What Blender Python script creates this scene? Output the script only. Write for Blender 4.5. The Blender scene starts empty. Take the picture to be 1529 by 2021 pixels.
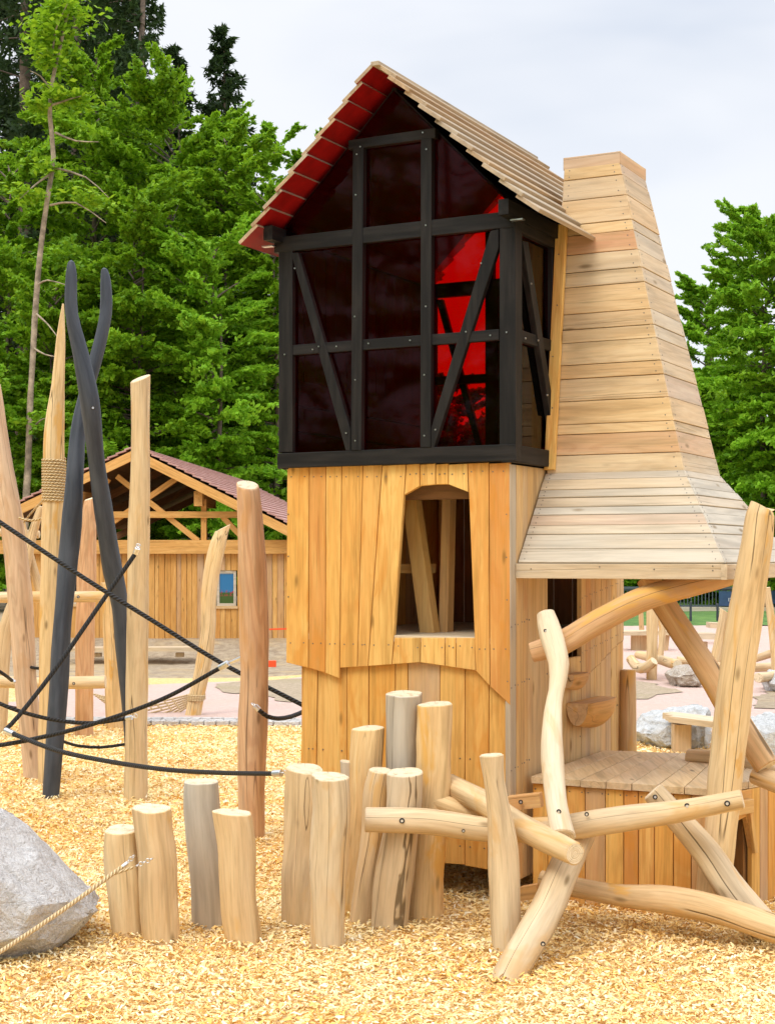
import bpy, bmesh, math, random
import numpy as np
from mathutils import Vector, Matrix, noise
random.seed(7); np.random.seed(7)
SC = bpy.context.scene
COL = SC.collection
F = 3100.0; CX = 764.5; HY = 1100.0; EYE = 1.6

def P(x, y, Y):                       # picture point at distance Y -> world
    return Vector(((x-CX)*Y/F, Y, EYE+(HY-y)*Y/F))
def GY(y): return EYE*F/(y-HY)        # distance of a ground point seen at picture height y
def rnd(a, b): return random.uniform(a, b)

# ------------------------------------------------------------------ materials
def newmat(name):
    m = bpy.data.materials.new(name); m.use_nodes = True
    nt = m.node_tree; nt.nodes.clear()
    out = nt.nodes.new('ShaderNodeOutputMaterial')
    b = nt.nodes.new('ShaderNodeBsdfPrincipled')
    nt.links.new(b.outputs[0], out.inputs[0])
    return m, nt, b, out
class NT:
    def __init__(s, nt): s.nt = nt
    def n(s, t, **k):
        o = s.nt.nodes.new(t)
        for a, v in k.items(): setattr(o, a, v)
        return o
    def l(s, a, b): s.nt.links.new(a, b)
    def math(s, op, a, b=None, c=None, clamp=False):
        o = s.n('ShaderNodeMath', operation=op, use_clamp=clamp)
        for i, v in enumerate((a, b, c)):
            if v is None: continue
            if isinstance(v, (int, float)): o.inputs[i].default_value = v
            else: s.l(v, o.inputs[i])
        return o.outputs[0]
    def mix(s, f, a, b, mode='MIX'):
        o = s.n('ShaderNodeMix', data_type='RGBA', blend_type=mode)
        for i, v in ((0, f), (6, a), (7, b)):
            if isinstance(v, (int, float)): o.inputs[i].default_value = v
            elif isinstance(v, tuple): o.inputs[i].default_value = (*v, 1)
            else: s.l(v, o.inputs[i])
        return o.outputs[2]
    def noise(s, vec, scale, detail=3, rough=.55, dist=0, mp=None):
        if mp is not None:
            m = s.n('ShaderNodeMapping'); m.inputs['Scale'].default_value = mp; s.l(vec, m.inputs[0]); vec = m.outputs[0]
        o = s.n('ShaderNodeTexNoise'); o.inputs['Scale'].default_value = scale
        o.inputs['Detail'].default_value = detail; o.inputs['Roughness'].default_value = rough
        o.inputs['Distortion'].default_value = dist
        if vec is not None: s.l(vec, o.inputs['Vector'])
        return o.outputs[0]
    def ramp(s, f, a, b):              # smooth 0..1 between a and b
        o = s.n('ShaderNodeMapRange', interpolation_type='SMOOTHSTEP')
        s.l(f, o.inputs[0]); o.inputs[1].default_value = a; o.inputs[2].default_value = b
        return o.outputs[0]
    def bump(s, h, st, dist, bsdf):
        o = s.n('ShaderNodeBump'); o.inputs['Strength'].default_value = st; o.inputs['Distance'].default_value = dist
        s.l(h, o.inputs['Height']); s.l(o.outputs[0], bsdf.inputs['Normal'])

def wood(name, light, mid, red, grey, rough=.7, crack=1.0, stain=(.55, .22, .03), stain_amt=.5, rings=.35):
    m, nt, b, out = newmat(name); g = NT(nt)
    at = g.n('ShaderNodeAttribute', attribute_name='gc'); gc = at.outputs['Vector']
    tn = g.n('ShaderNodeAttribute', attribute_name='tn'); sp = g.n('ShaderNodeSeparateColor'); g.l(tn.outputs['Color'], sp.inputs[0])
    fine = g.noise(gc, 1, 5, .65, 0, (90, 90, 4))
    med = g.noise(gc, 1, 4, .6, .4, (22, 22, 1.6))
    big = g.noise(gc, 1, 3, .5, .8, (5, 5, 1.1))
    fig = g.noise(gc, 1, 2, .4, 0, (7, 7, .9))
    ring = g.math('SINE', g.math('MULTIPLY', fig, 75))
    ring = g.ramp(ring, -.2, 1)
    base = g.mix(sp.outputs[0], light, mid)
    base = g.mix(sp.outputs[2], base, red)
    base = g.mix(g.math('MULTIPLY', g.ramp(big, .35, .7), .55), base, g.mix(.65, base, mid))
    base = g.mix(g.math('MULTIPLY', ring, rings*.75), base, g.mix(.6, base, mid, 'MULTIPLY'))
    dk = tuple(c*.62 for c in mid)
    base = g.mix(g.math('MULTIPLY', g.ramp(med, .48, .74), .75), base, dk)
    base = g.mix(g.math('MULTIPLY', g.ramp(med, .46, .28), .35), base, tuple(min(.9, c*1.18+.03) for c in light))
    base = g.mix(g.math('MULTIPLY', g.ramp(fine, .45, .72), .5), base, dk)
    st = g.noise(gc, 1, 4, .6, 1.0, (6, 6, 1.8))
    base = g.mix(g.math('MULTIPLY', g.ramp(st, .55, .66), stain_amt), base, stain)
    # grey weathering
    wn = g.noise(gc, 1, 4, .6, .5, (4, 4, .8))
    wf = g.math('ADD', g.math('MULTIPLY', sp.outputs[1], 1.0), g.math('MULTIPLY', g.math('SUBTRACT', wn, .5), .9), clamp=True)
    wf = g.math('MULTIPLY', wf, g.ramp(sp.outputs[1], 0, .12), clamp=True)
    gm = g.mix(g.ramp(med, .35, .7), grey, tuple(c*.72 for c in grey))
    base = g.mix(wf, base, gm)
    # knots
    mp = g.n('ShaderNodeMapping'); mp.inputs['Scale'].default_value = (8, 8, 2.6); g.l(gc, mp.inputs[0])
    vo = g.n('ShaderNodeTexVoronoi'); vo.inputs['Scale'].default_value = 1; g.l(mp.outputs[0], vo.inputs['Vector'])
    kn = g.ramp(vo.outputs['Distance'], .13, .03)
    base = g.mix(g.math('MULTIPLY', kn, .8), base, tuple(c*.33 for c in mid))
    # drying cracks, long thin lines along the grain
    cn = g.noise(gc, 1, 1.5, .5, .05, (9, 9, .14))
    cl = g.ramp(g.math('ABSOLUTE', g.math('SUBTRACT', cn, .5)), .006, .0015)
    cm = g.ramp(g.noise(gc, 1, 2, .5, 0, (2, 2, 1.3)), .44, .52)
    ck = g.math('MULTIPLY', g.math('MULTIPLY', cl, cm), crack, clamp=True)
    base = g.mix(g.math('MULTIPLY', ck, .8), base, tuple(c*.15 for c in mid))
    g.l(base, b.inputs['Base Color'])
    b.inputs['Roughness'].default_value = rough; b.inputs['Specular IOR Level'].default_value = .25
    h = g.math('ADD', g.math('MULTIPLY', fine, .5), g.math('MULTIPLY', med, .6))
    h = g.math('SUBTRACT', h, g.math('MULTIPLY', ck, 2.5))
    g.bump(h, .45, .004, b)
    return m
def endgrain(name, a, c):
    m, nt, b, out = newmat(name); g = NT(nt)
    lc = g.n('ShaderNodeAttribute', attribute_name='lc').outputs['Vector']
    gc = g.n('ShaderNodeAttribute', attribute_name='gc').outputs['Vector']
    ln = g.n('ShaderNodeVectorMath', operation='LENGTH'); mpp = g.n('ShaderNodeMapping'); mpp.inputs['Scale'].default_value = (1, 1, 0)
    g.l(lc, mpp.inputs[0]); g.l(mpp.outputs[0], ln.inputs[0])
    nz = g.noise(gc, 14, 3)
    r = g.math('SINE', g.math('ADD', g.math('MULTIPLY', ln.outputs['Value'], 700), g.math('MULTIPLY', nz, 9)))
    base = g.mix(g.ramp(r, -.6, 1), a, c)
    base = g.mix(g.ramp(g.noise(gc, 30, 3), .45, .75), base, tuple(x*.75 for x in c))
    sep = g.n('ShaderNodeSeparateXYZ'); g.l(lc, sep.inputs[0])
    an = g.math('ARCTAN2', sep.outputs[1], sep.outputs[0])
    cr = g.noise(None, 1.0, 1)
    ca = g.ramp(g.math('SINE', g.math('ADD', g.math('MULTIPLY', an, 3), g.math('MULTIPLY', nz, 2.0))), .992, .9995)
    base = g.mix(g.math('MULTIPLY', ca, .45), base, tuple(x*.25 for x in c))
    g.l(base, b.inputs['Base Color']); b.inputs['Roughness'].default_value = .85
    return m
def plain(name, col, rough=.5, metal=0, var=.0, scale=8, bump=0, spec=.4):
    m, nt, b, out = newmat(name); g = NT(nt)
    tc = g.n('ShaderNodeTexCoord').outputs['Object']
    nz = g.noise(tc, scale, 5, .65)
    base = g.mix(g.ramp(nz, .3, .7), tuple(c*(1-var) for c in col), tuple(min(1, c*(1+var)) for c in col))
    g.l(base, b.inputs['Base Color']); b.inputs['Roughness'].default_value = rough; b.inputs['Metallic'].default_value = metal
    b.inputs['Specular IOR Level'].default_value = spec
    if bump: g.bump(nz, .5, bump, b)
    return m

M = {}
M['clad'] = wood('larch_cladding', (.84, .54, .17), (.72, .36, .075), (.62, .27, .07), (.52, .44, .33), stain_amt=.55, crack=.3, stain=(.62, .24, .03))
M['shingle'] = wood('weathered_roof_boards', (.58, .42, .23), (.42, .27, .13), (.40, .22, .12), (.42, .37, .29), crack=.3, stain_amt=.3, stain=(.3, .16, .06))
M['roofw'] = wood('weathered_boards', (.78, .58, .32), (.64, .42, .19), (.58, .30, .17), (.56, .50, .40), crack=.3, stain_amt=.12, stain=(.55, .3, .1))
M['log'] = wood('peeled_log', (.80, .59, .31), (.66, .41, .16), (.58, .33, .19), (.52, .46, .37), crack=1.0, stain_amt=.8, rings=.3, stain=(.68, .36, .07))
M['pale'] = wood('pale_peeled_log', (.82, .66, .42), (.70, .50, .26), (.6, .4, .25), (.66, .60, .50), crack=.0, stain_amt=.6, rings=.2, stain=(.66, .36, .08))
M['pink'] = wood('reddish_log', (.74, .50, .29), (.60, .36, .18), (.58, .29, .14), (.56, .47, .38), crack=.9, stain_amt=.5, rings=.7, stain=(.60, .30, .09))
M['end'] = endgrain('log_end', (.80, .68, .48), (.66, .50, .30))
M['darkw'] = wood('shaded_inner_boards', (.30, .17, .07), (.22, .11, .04), (.24, .09, .04), (.3, .25, .2), crack=.3, stain_amt=.2)  # darker board colour with the shade of enclosed spaces put into it
M['shedw'] = wood('shed_timber', (.74, .44, .15), (.62, .31, .08), (.62, .28, .07), (.5, .4, .3), crack=0, stain_amt=.15)
def blackwood():
    m, nt, b, out = newmat('black_stained_timber'); g = NT(nt)
    gc = g.n('ShaderNodeAttribute', attribute_name='gc').outputs['Vector']
    med = g.noise(gc, 1, 4, .6, .3, (30, 30, 2.2)); big = g.noise(gc, 3, 3)
    base = g.mix(g.ramp(med, .35, .75), (.007, .0065, .0065), (.022, .019, .017))
    base = g.mix(g.math('MULTIPLY', g.ramp(big, .55, .8), .4), base, (.045, .036, .030))
    g.l(base, b.inputs['Base Color']); b.inputs['Roughness'].default_value = .55; b.inputs['Specular IOR Level'].default_value = .22
    g.bump(med, .35, .003, b); return m
M['black'] = blackwood()
def tongs():
    m, nt, b, out = newmat('dark_slate_paint'); g = NT(nt)
    gc = g.n('ShaderNodeAttribute', attribute_name='gc').outputs['Vector']
    med = g.noise(gc, 1, 5, .65, .3, (26, 26, 3)); big = g.noise(gc, 1, 3, .5, 0, (5, 5, 2))
    base = g.mix(g.ramp(med, .3, .75), (.030, .036, .048), (.060, .070, .088))
    base = g.mix(g.math('MULTIPLY', g.ramp(big, .5, .75), .5), base, (.085, .098, .12))
    g.l(base, b.inputs['Base Color']); b.inputs['Roughness'].default_value = .5; b.inputs['Specular IOR Level'].default_value = .4
    g.bump(med, .4, .004, b); return m
M['tongs'] = tongs()
M['redpaint'] = plain('red_underside', (.25, .005, .005), .45, var=.2, scale=14)
M['metal'] = plain('galvanised_steel', (.70, .70, .70), .32, 1.0, var=.15)
M['screw'] = plain('screw_head', (.22, .19, .16), .45, .8)
M['hole'] = plain('dark_hole', (.03, .025, .02), .8)
M['orange'] = plain('orange_plastic', (.85, .09, .02), .5)
M['darkmetal'] = plain('dark_rail', (.10, .12, .13), .5, .3)
M['banner'] = plain('blue_banner', (.035, .075, .15), .6, var=.15)
M['white'] = plain('white_print', (.8, .8, .8), .6)
M['darkbox'] = plain('dark_interior', (.012, .010, .009), .9)
def ropemat(name, c1, c2, fr):
    m, nt, b, out = newmat(name); g = NT(nt)
    lc = g.n('ShaderNodeAttribute', attribute_name='lc').outputs['Vector']
    sep = g.n('ShaderNodeSeparateXYZ'); g.l(lc, sep.inputs[0])
    an = g.math('ARCTAN2', sep.outputs[1], sep.outputs[0])
    w = g.math('SINE', g.math('ADD', g.math('MULTIPLY', an, 3), g.math('MULTIPLY', sep.outputs[2], fr)))
    g.l(g.mix(g.ramp(w, -1, .6), c1, c2), b.inputs['Base Color']); b.inputs['Roughness'].default_value = .75
    g.bump(w, .9, .004, b); return m
M['rope'] = ropemat('black_rope', (.006, .006, .006), (.022, .021, .020), 260)
M['tanrope'] = ropemat('tan_rope', (.50, .33, .14), (.80, .60, .33), 260)
def redglass():
    m, nt, b, out = newmat('red_acrylic'); g = NT(nt); nt.nodes.remove(b)
    tr = g.n('ShaderNodeBsdfTransparent'); tr.inputs[0].default_value = (.80, .004, .006, 1)
    gl = g.n('ShaderNodeBsdfGlossy'); gl.inputs['Roughness'].default_value = .03; gl.inputs['Color'].default_value = (.9, .9, .9, 1)
    fr = g.n('ShaderNodeFresnel'); fr.inputs[0].default_value = 1.45
    mx = g.n('ShaderNodeMixShader'); g.l(g.math('MULTIPLY', g.math('POWER', fr.outputs[0], 1.6), 2.4, clamp=True), mx.inputs[0]); g.l(tr.outputs[0], mx.inputs[1]); g.l(gl.outputs[0], mx.inputs[2])
    g.l(mx.outputs[0], out.inputs[0]); return m
M['glass'] = redglass()
def rockmat(name, a, c, pat, patamt):
    m, nt, b, out = newmat(name); g = NT(nt)
    tc = g.n('ShaderNodeTexCoord').outputs['Object']
    big = g.noise(tc, 3.5, 5, .6, .5); fine = g.noise(tc, 45, 6, .75); med = g.noise(tc, 14, 5, .7, .6)
    base = g.mix(g.ramp(med, .3, .7), a, c)
    base = g.mix(g.math('MULTIPLY', g.ramp(fine, .48, .62), .35), base, tuple(x*.35 for x in a))
    f3 = g.noise(tc, 110, 4, .8); base = g.mix(g.math('MULTIPLY', g.ramp(f3, .52, .62), .28), base, tuple(x*.45 for x in a))
    base = g.mix(g.math('MULTIPLY', g.ramp(big, .52, .68), patamt), base, pat)
    base = g.mix(g.ramp(g.noise(tc, 80, 2), .6, .7), base, (.82, .80, .78))
    g.l(base, b.inputs['Base Color']); b.inputs['Roughness'].default_value = .85
    g.bump(g.math('ADD', g.math('MULTIPLY', fine, 1.5), g.math('MULTIPLY', med, 3)), 1.0, .02, b); return m
M['rock'] = rockmat('granite', (.72, .67, .63), (.90, .87, .84), (.66, .52, .40), .3)
M['rockw'] = rockmat('pale_rock', (.68, .68, .66), (.84, .84, .82), (.62, .52, .38), .35)
M['rockb'] = rockmat('brown_rock', (.50, .38, .26), (.74, .66, .56), (.26, .15, .08), .7)

# ground materials
def chipmat(name, near=True):
    m, nt, b, out = newmat(name); g = NT(nt)
    tn = g.n('ShaderNodeAttribute', attribute_name='tn'); sp = g.n('ShaderNodeSeparateColor'); g.l(tn.outputs['Color'], sp.inputs[0])
    base = g.mix(sp.outputs[0], (.95, .76, .38), (.87, .53, .145))
    base = g.mix(sp.outputs[1], base, (.97, .88, .64))
    base = g.mix(sp.outputs[2], base, (.55, .26, .07))
    g.l(base, b.inputs['Base Color']); b.inputs['Roughness'].default_value = .75; b.inputs['Specular IOR Level'].default_value = .2
    return m
M['chips'] = chipmat('wood_chips')
def groundmat():
    m, nt, b, out = newmat('chip_ground'); g = NT(nt)
    tc = g.n('ShaderNodeTexCoord').outputs['Object']
    mp = g.n('ShaderNodeMapping'); mp.inputs['Scale'].default_value = (26, 60, 40); mp.inputs['Rotation'].default_value = (0, 0, .5); g.l(tc, mp.inputs[0])
    dn = g.n('ShaderNodeTexNoise'); dn.inputs['Scale'].default_value = .5; g.l(mp.outputs[0], dn.inputs[0])
    ad = g.n('ShaderNodeVectorMath', operation='ADD'); g.l(mp.outputs[0], ad.inputs[0])
    sc = g.n('ShaderNodeVectorMath', operation='SCALE'); sc.inputs['Scale'].default_value = 6; g.l(dn.outputs['Color'], sc.inputs[0]); g.l(sc.outputs[0], ad.inputs[1])
    vo = g.n('ShaderNodeTexVoronoi'); vo.inputs['Scale'].default_value = 1; g.l(ad.outputs[0], vo.inputs['Vector'])
    sp = g.n('ShaderNodeSeparateColor'); g.l(vo.outputs['Color'], sp.inputs[0])
    base = g.mix(sp.outputs[0], (.88, .64, .28), (.76, .42, .10))
    base = g.mix(g.ramp(sp.outputs[1], .7, 1), base, (.93, .78, .50))
    base = g.mix(g.ramp(vo.outputs['Distance'], .5, .9), base, (.48, .24, .06))  # darker cell edges: shadows between chips put into the colour
    g.l(base, b.inputs['Base Color']); b.inputs['Roughness'].default_value = .85
    g.bump(g.math('SUBTRACT', 1, vo.outputs['Distance']), .8, .012, b); return m
M['ground'] = groundmat()
def soilmat(name, a, c, green, amt, sc=6):
    m, nt, b, out = newmat(name); g = NT(nt)
    tc = g.n('ShaderNodeTexCoord').outputs['Object']
    n1 = g.noise(tc, sc, 6, .75); n2 = g.noise(tc, sc*6, 4, .7); n3 = g.noise(tc, .9, 4, .6, .4)
    base = g.mix(g.ramp(n1, .35, .65), a, c)
    base = g.mix(g.math('MULTIPLY', g.ramp(n2, .5, .7), .5), base, tuple(x*1.35 for x in c))
    base = g.mix(g.math('MULTIPLY', g.ramp(n3, .45, .65), amt), base, green)
    g.l(base, b.inputs['Base Color']); b.inputs['Roughness'].default_value = .95
    g.bump(g.math('ADD', n1, n2), .7, .03, b); return m
M['soil'] = soilmat('bare_soil', (.26, .19, .12), (.42, .33, .22), (.55, .38, .17), .45)
M['path'] = soilmat('pink_gravel_path', (.60, .42, .35), (.69, .50, .42), (.60, .45, .34), .4, 14)
M['soilp'] = soilmat('planting_bed', (.36, .27, .17), (.54, .42, .29), (.40, .32, .16), .4, 22)
M['grass'] = soilmat('mown_bank', (.05, .12, .02), (.11, .22, .04), (.16, .28, .05), .5, 3)
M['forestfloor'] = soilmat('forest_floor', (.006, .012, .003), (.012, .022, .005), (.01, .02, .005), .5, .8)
M['cobble'] = rockmat('cobble', (.74, .68, .62), (.88, .84, .79), (.6, .5, .42), .3)
def leafmat(name, dark, lite, lum):
    m, nt, b, out = newmat(name); g = NT(nt)
    tn = g.n('ShaderNodeAttribute', attribute_name='tn'); sp = g.n('ShaderNodeSeparateColor'); g.l(tn.outputs['Color'], sp.inputs[0])
    base = g.mix(sp.outputs[0], dark, lite)
    base = g.mix(g.math('MULTIPLY', sp.outputs[1], .6), base, lum)
    g.l(base, b.inputs['Base Color']); b.inputs['Roughness'].default_value = .6; b.inputs['Specular IOR Level'].default_value = .25
    tr = g.n('ShaderNodeBsdfTranslucent'); g.l(g.mix(.4, base, lum), tr.inputs[0])
    mx = g.n('ShaderNodeMixShader'); mx.inputs[0].default_value = .38
    g.l(b.outputs[0], mx.inputs[1]); g.l(tr.outputs[0], mx.inputs[2]); g.l(mx.outputs[0], out.inputs[0]); return m
M['leaf'] = leafmat('beech_leaves', (.09, .22, .008), (.25, .47, .015), (.46, .66, .035))
M['leaf2'] = leafmat('yellow_green_leaves', (.12, .30, .010), (.27, .52, .022), (.46, .68, .05))
M['needle'] = leafmat('spruce_needles', (.022, .048, .014), (.045, .085, .022), (.07, .12, .03))
M['bark'] = plain('bark', (.16, .12, .09), .9, var=.4, scale=6, bump=.02)
M['palebark'] = plain('pale_bark', (.33, .26, .18), .85, var=.5, scale=3, bump=.01)
def tilemat():
    m, nt, b, out = newmat('clay_tiles'); g = NT(nt)
    gc = g.n('ShaderNodeAttribute', attribute_name='gc').outputs['Vector']
    n = g.noise(gc, 2.2, 4); n2 = g.noise(gc, 12, 3)
    base = g.mix(g.ramp(n, .3, .7), (.40, .20, .16), (.50, .29, .25)); base = g.mix(g.math('MULTIPLY', g.ramp(n2, .5, .8), .4), base, (.28, .13, .10))
    g.l(base, b.inputs['Base Color']); b.inputs['Roughness'].default_value = .6; return m
M['tile'] = tilemat()
def shedpane():  # view and reflection in the glass, painted on the pane as colour bands
    m, nt, b, out = newmat('painted_pane_view'); g = NT(nt)
    lc = g.n('ShaderNodeAttribute', attribute_name='lc').outputs['Vector']; sep = g.n('ShaderNodeSeparateXYZ'); g.l(lc, sep.inputs[0])
    z = sep.outputs[2]; nz = g.noise(lc, 14, 4)
    base = g.mix(g.ramp(z, .24, .28), (.04, .09, .015), (.02, .16, .36))
    base = g.mix(g.math('MULTIPLY', g.ramp(nz, .5, .6), g.ramp(g.math('ABSOLUTE', g.math('SUBTRACT', z, .25)), .08, .02)), base, (.35, .03, .05))
    base = g.mix(g.ramp(z, .60, .63), base, (.72, .78, .85))
    g.l(base, b.inputs['Base Color']); b.inputs['Roughness'].default_value = .25; return m
M['picture'] = shedpane()

# ------------------------------------------------------------------ mesh building
class MB:
    def __init__(s): s.v = []; s.f = []; s.m = []; s.gc = []; s.tn = []; s.lc = []; s.sm = []
    def vert(s, p, gc=(0, 0, 0), tn=(0, 0, 0), lc=(0, 0, 0)):
        s.v.append(tuple(p)); s.gc.append(tuple(gc)); s.tn.append((*tn, 1)); s.lc.append(tuple(lc)); return len(s.v)-1
    def face(s, idx, mi=0, sm=False): s.f.append(tuple(idx)); s.m.append(mi); s.sm.append(sm)
    def build(s, name, mats, parent=None, origin=None):
        if parent is not None: origin = Vector(parent['_o'])
        if origin is None: origin = Vector((0, 0, 0))
        me = bpy.data.meshes.new(name)
        me.from_pydata([(a-origin[0], b-origin[1], c-origin[2]) for a, b, c in s.v], [], s.f)
        for m in (mats if isinstance(mats, (list, tuple)) else [mats]): me.materials.append(M[m])
        me.polygons.foreach_set('material_index', s.m); me.polygons.foreach_set('use_smooth', s.sm)
        a = me.attributes.new('gc', 'FLOAT_VECTOR', 'POINT'); a.data.foreach_set('vector', np.array(s.gc, 'f').ravel())
        a = me.attributes.new('lc', 'FLOAT_VECTOR', 'POINT'); a.data.foreach_set('vector', np.array(s.lc, 'f').ravel())
        a = me.attributes.new('tn', 'FLOAT_COLOR', 'POINT'); a.data.foreach_set('color', np.array(s.tn, 'f').ravel())
        me.update()
        o = bpy.data.objects.new(name, me); COL.objects.link(o)
        if parent is not None: o.parent = parent
        else: o.location = origin
        o['_o'] = list(origin)
        return o
def thing(name, label, cat, loc, group=None):
    o = bpy.data.objects.new(name, None); COL.objects.link(o); o.location = loc; o['_o'] = list(loc)
    o.empty_display_size = .1
    return tag(o, label, cat, group)
def tag(o, label, cat, group=None, kind=None):
    o['label'] = label; o['category'] = cat
    if group: o['group'] = group
    if kind: o['kind'] = kind
    return o
def struct(o, label=None, cat=None):
    o['kind'] = 'structure'
    if label: o['label'] = label; o['category'] = cat
    return o
ALLOBJ = []

def inset(poly, d):
    n = len(poly); out = []
    area = sum(poly[i][0]*poly[(i+1) % n][1]-poly[(i+1) % n][0]*poly[i][1] for i in range(n))
    sg = 1 if area > 0 else -1
    for i in range(n):
        p0 = Vector(poly[i-1]); p1 = Vector(poly[i]); p2 = Vector(poly[(i+1) % n])
        e1 = (p1-p0).normalized(); e2 = (p2-p1).normalized()
        n1 = Vector((-e1.y, e1.x))*sg; n2 = Vector((-e2.y, e2.x))*sg
        k = 1+n1.dot(n2); k = max(k, .3)
        q = p1+(n1+n2)*(d/k); out.append((q.x, q.y))
    return out
class Plane:
    def __init__(s, O, A, B, N): s.O = Vector(O); s.A = Vector(A); s.B = Vector(B); s.N = Vector(N)
    def w(s, a, b, d=0): return s.O+s.A*a+s.B*b+s.N*d
    def hit(s, x, y, d=0):                # where the sight line through a picture point meets the plane (offset d)
        ray = Vector(((x-CX)/F, 1, (HY-y)/F)); E = Vector((0, 0, EYE)); O = s.O+s.N*d
        t = (O-E).dot(s.N)/ray.dot(s.N); q = E+ray*t-O
        return (q.dot(s.A), q.dot(s.B))
def plank(mb, pl, poly, d, th, tn, grain=1, gap=.0018, ch=.0022, mi=0, mb_back=None):
    """extruded polygon: front face at offset d, thickness th behind it; grain 1 = along B, 0 = along A"""
    off = Vector((rnd(0, 50), rnd(0, 50), rnd(0, 50)))
    if sum(poly[i][0]*poly[(i+1) % len(poly)][1]-poly[(i+1) % len(poly)][0]*poly[i][1] for i in range(len(poly))) < 0: poly = poly[::-1]
    p0 = inset(poly, gap) if gap else poly; p1 = inset(p0, ch)
    def ring(pp, dd):
        r = []
        for a, b in pp:
            g = (a, dd, b) if grain == 1 else (b, dd, a)
            r.append(mb.vert(pl.w(a, b, dd), Vector(g)+off, tn, g))
        return r
    flip = pl.A.cross(pl.B).dot(pl.N) < 0
    def fc(ix, m=mi):
        mb.face(ix[::-1] if flip else ix, m)
    r1 = ring(p1, d); r2 = ring(p0, d-ch); r3 = ring(p0, d-th); n = len(poly)
    fc(r1)
    for i in range(n):
        j = (i+1) % n
        fc([r2[i], r2[j], r1[j], r1[i]]); fc([r3[i], r3[j], r2[j], r2[i]])
    fc(r3[::-1], mi if mb_back is None else mb_back)
def box(mb, c, ax, half, tn=(.5, 0, 0), mi=0, grain=2, ch=.002):
    """oriented box; ax = 3 axes, half = 3 half sizes; grain along axis 'grain'"""
    g = [0, 1, 2]; a, b = [i for i in g if i != grain]
    pl = Plane(Vector(c), ax[a], ax[grain], ax[b])
    plank(mb, pl, [(-half[a], -half[grain]), (half[a], -half[grain]), (half[a], half[grain]), (-half[a], half[grain])], half[b], 2*half[b], tn, 1, 0, ch, mi)
def beam(mb, p, q, w, h, up=Vector((0, 0, 1)), tn=(.5, 0, 0), mi=0):
    p = Vector(p); q = Vector(q); z = (q-p).normalized(); x = z.cross(up)
    if x.length < 1e-3: x = z.cross(Vector((0, 1, 0)))
    x.normalize(); y = x.cross(z)
    box(mb, (p+q)/2, (x, y, z), (w/2, h/2, (q-p).length/2), tn, mi)
def disc(mb, c, n, r, t, mi, seg=8, ring=None, rmi=None):
    n = Vector(n).normalized(); x = n.orthogonal().normalized(); y = n.cross(x); c = Vector(c)
    a = [mb.vert(c+n*t+(x*math.cos(k*2*math.pi/seg)+y*math.sin(k*2*math.pi/seg))*r*.85) for k in range(seg)]
    b = [mb.vert(c-n*.002+(x*math.cos(k*2*math.pi/seg)+y*math.sin(k*2*math.pi/seg))*r) for k in range(seg)]
    mb.face(a, mi)
    for k in range(seg): j = (k+1) % seg; mb.face([b[k], b[j], a[j], a[k]], mi)

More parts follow.
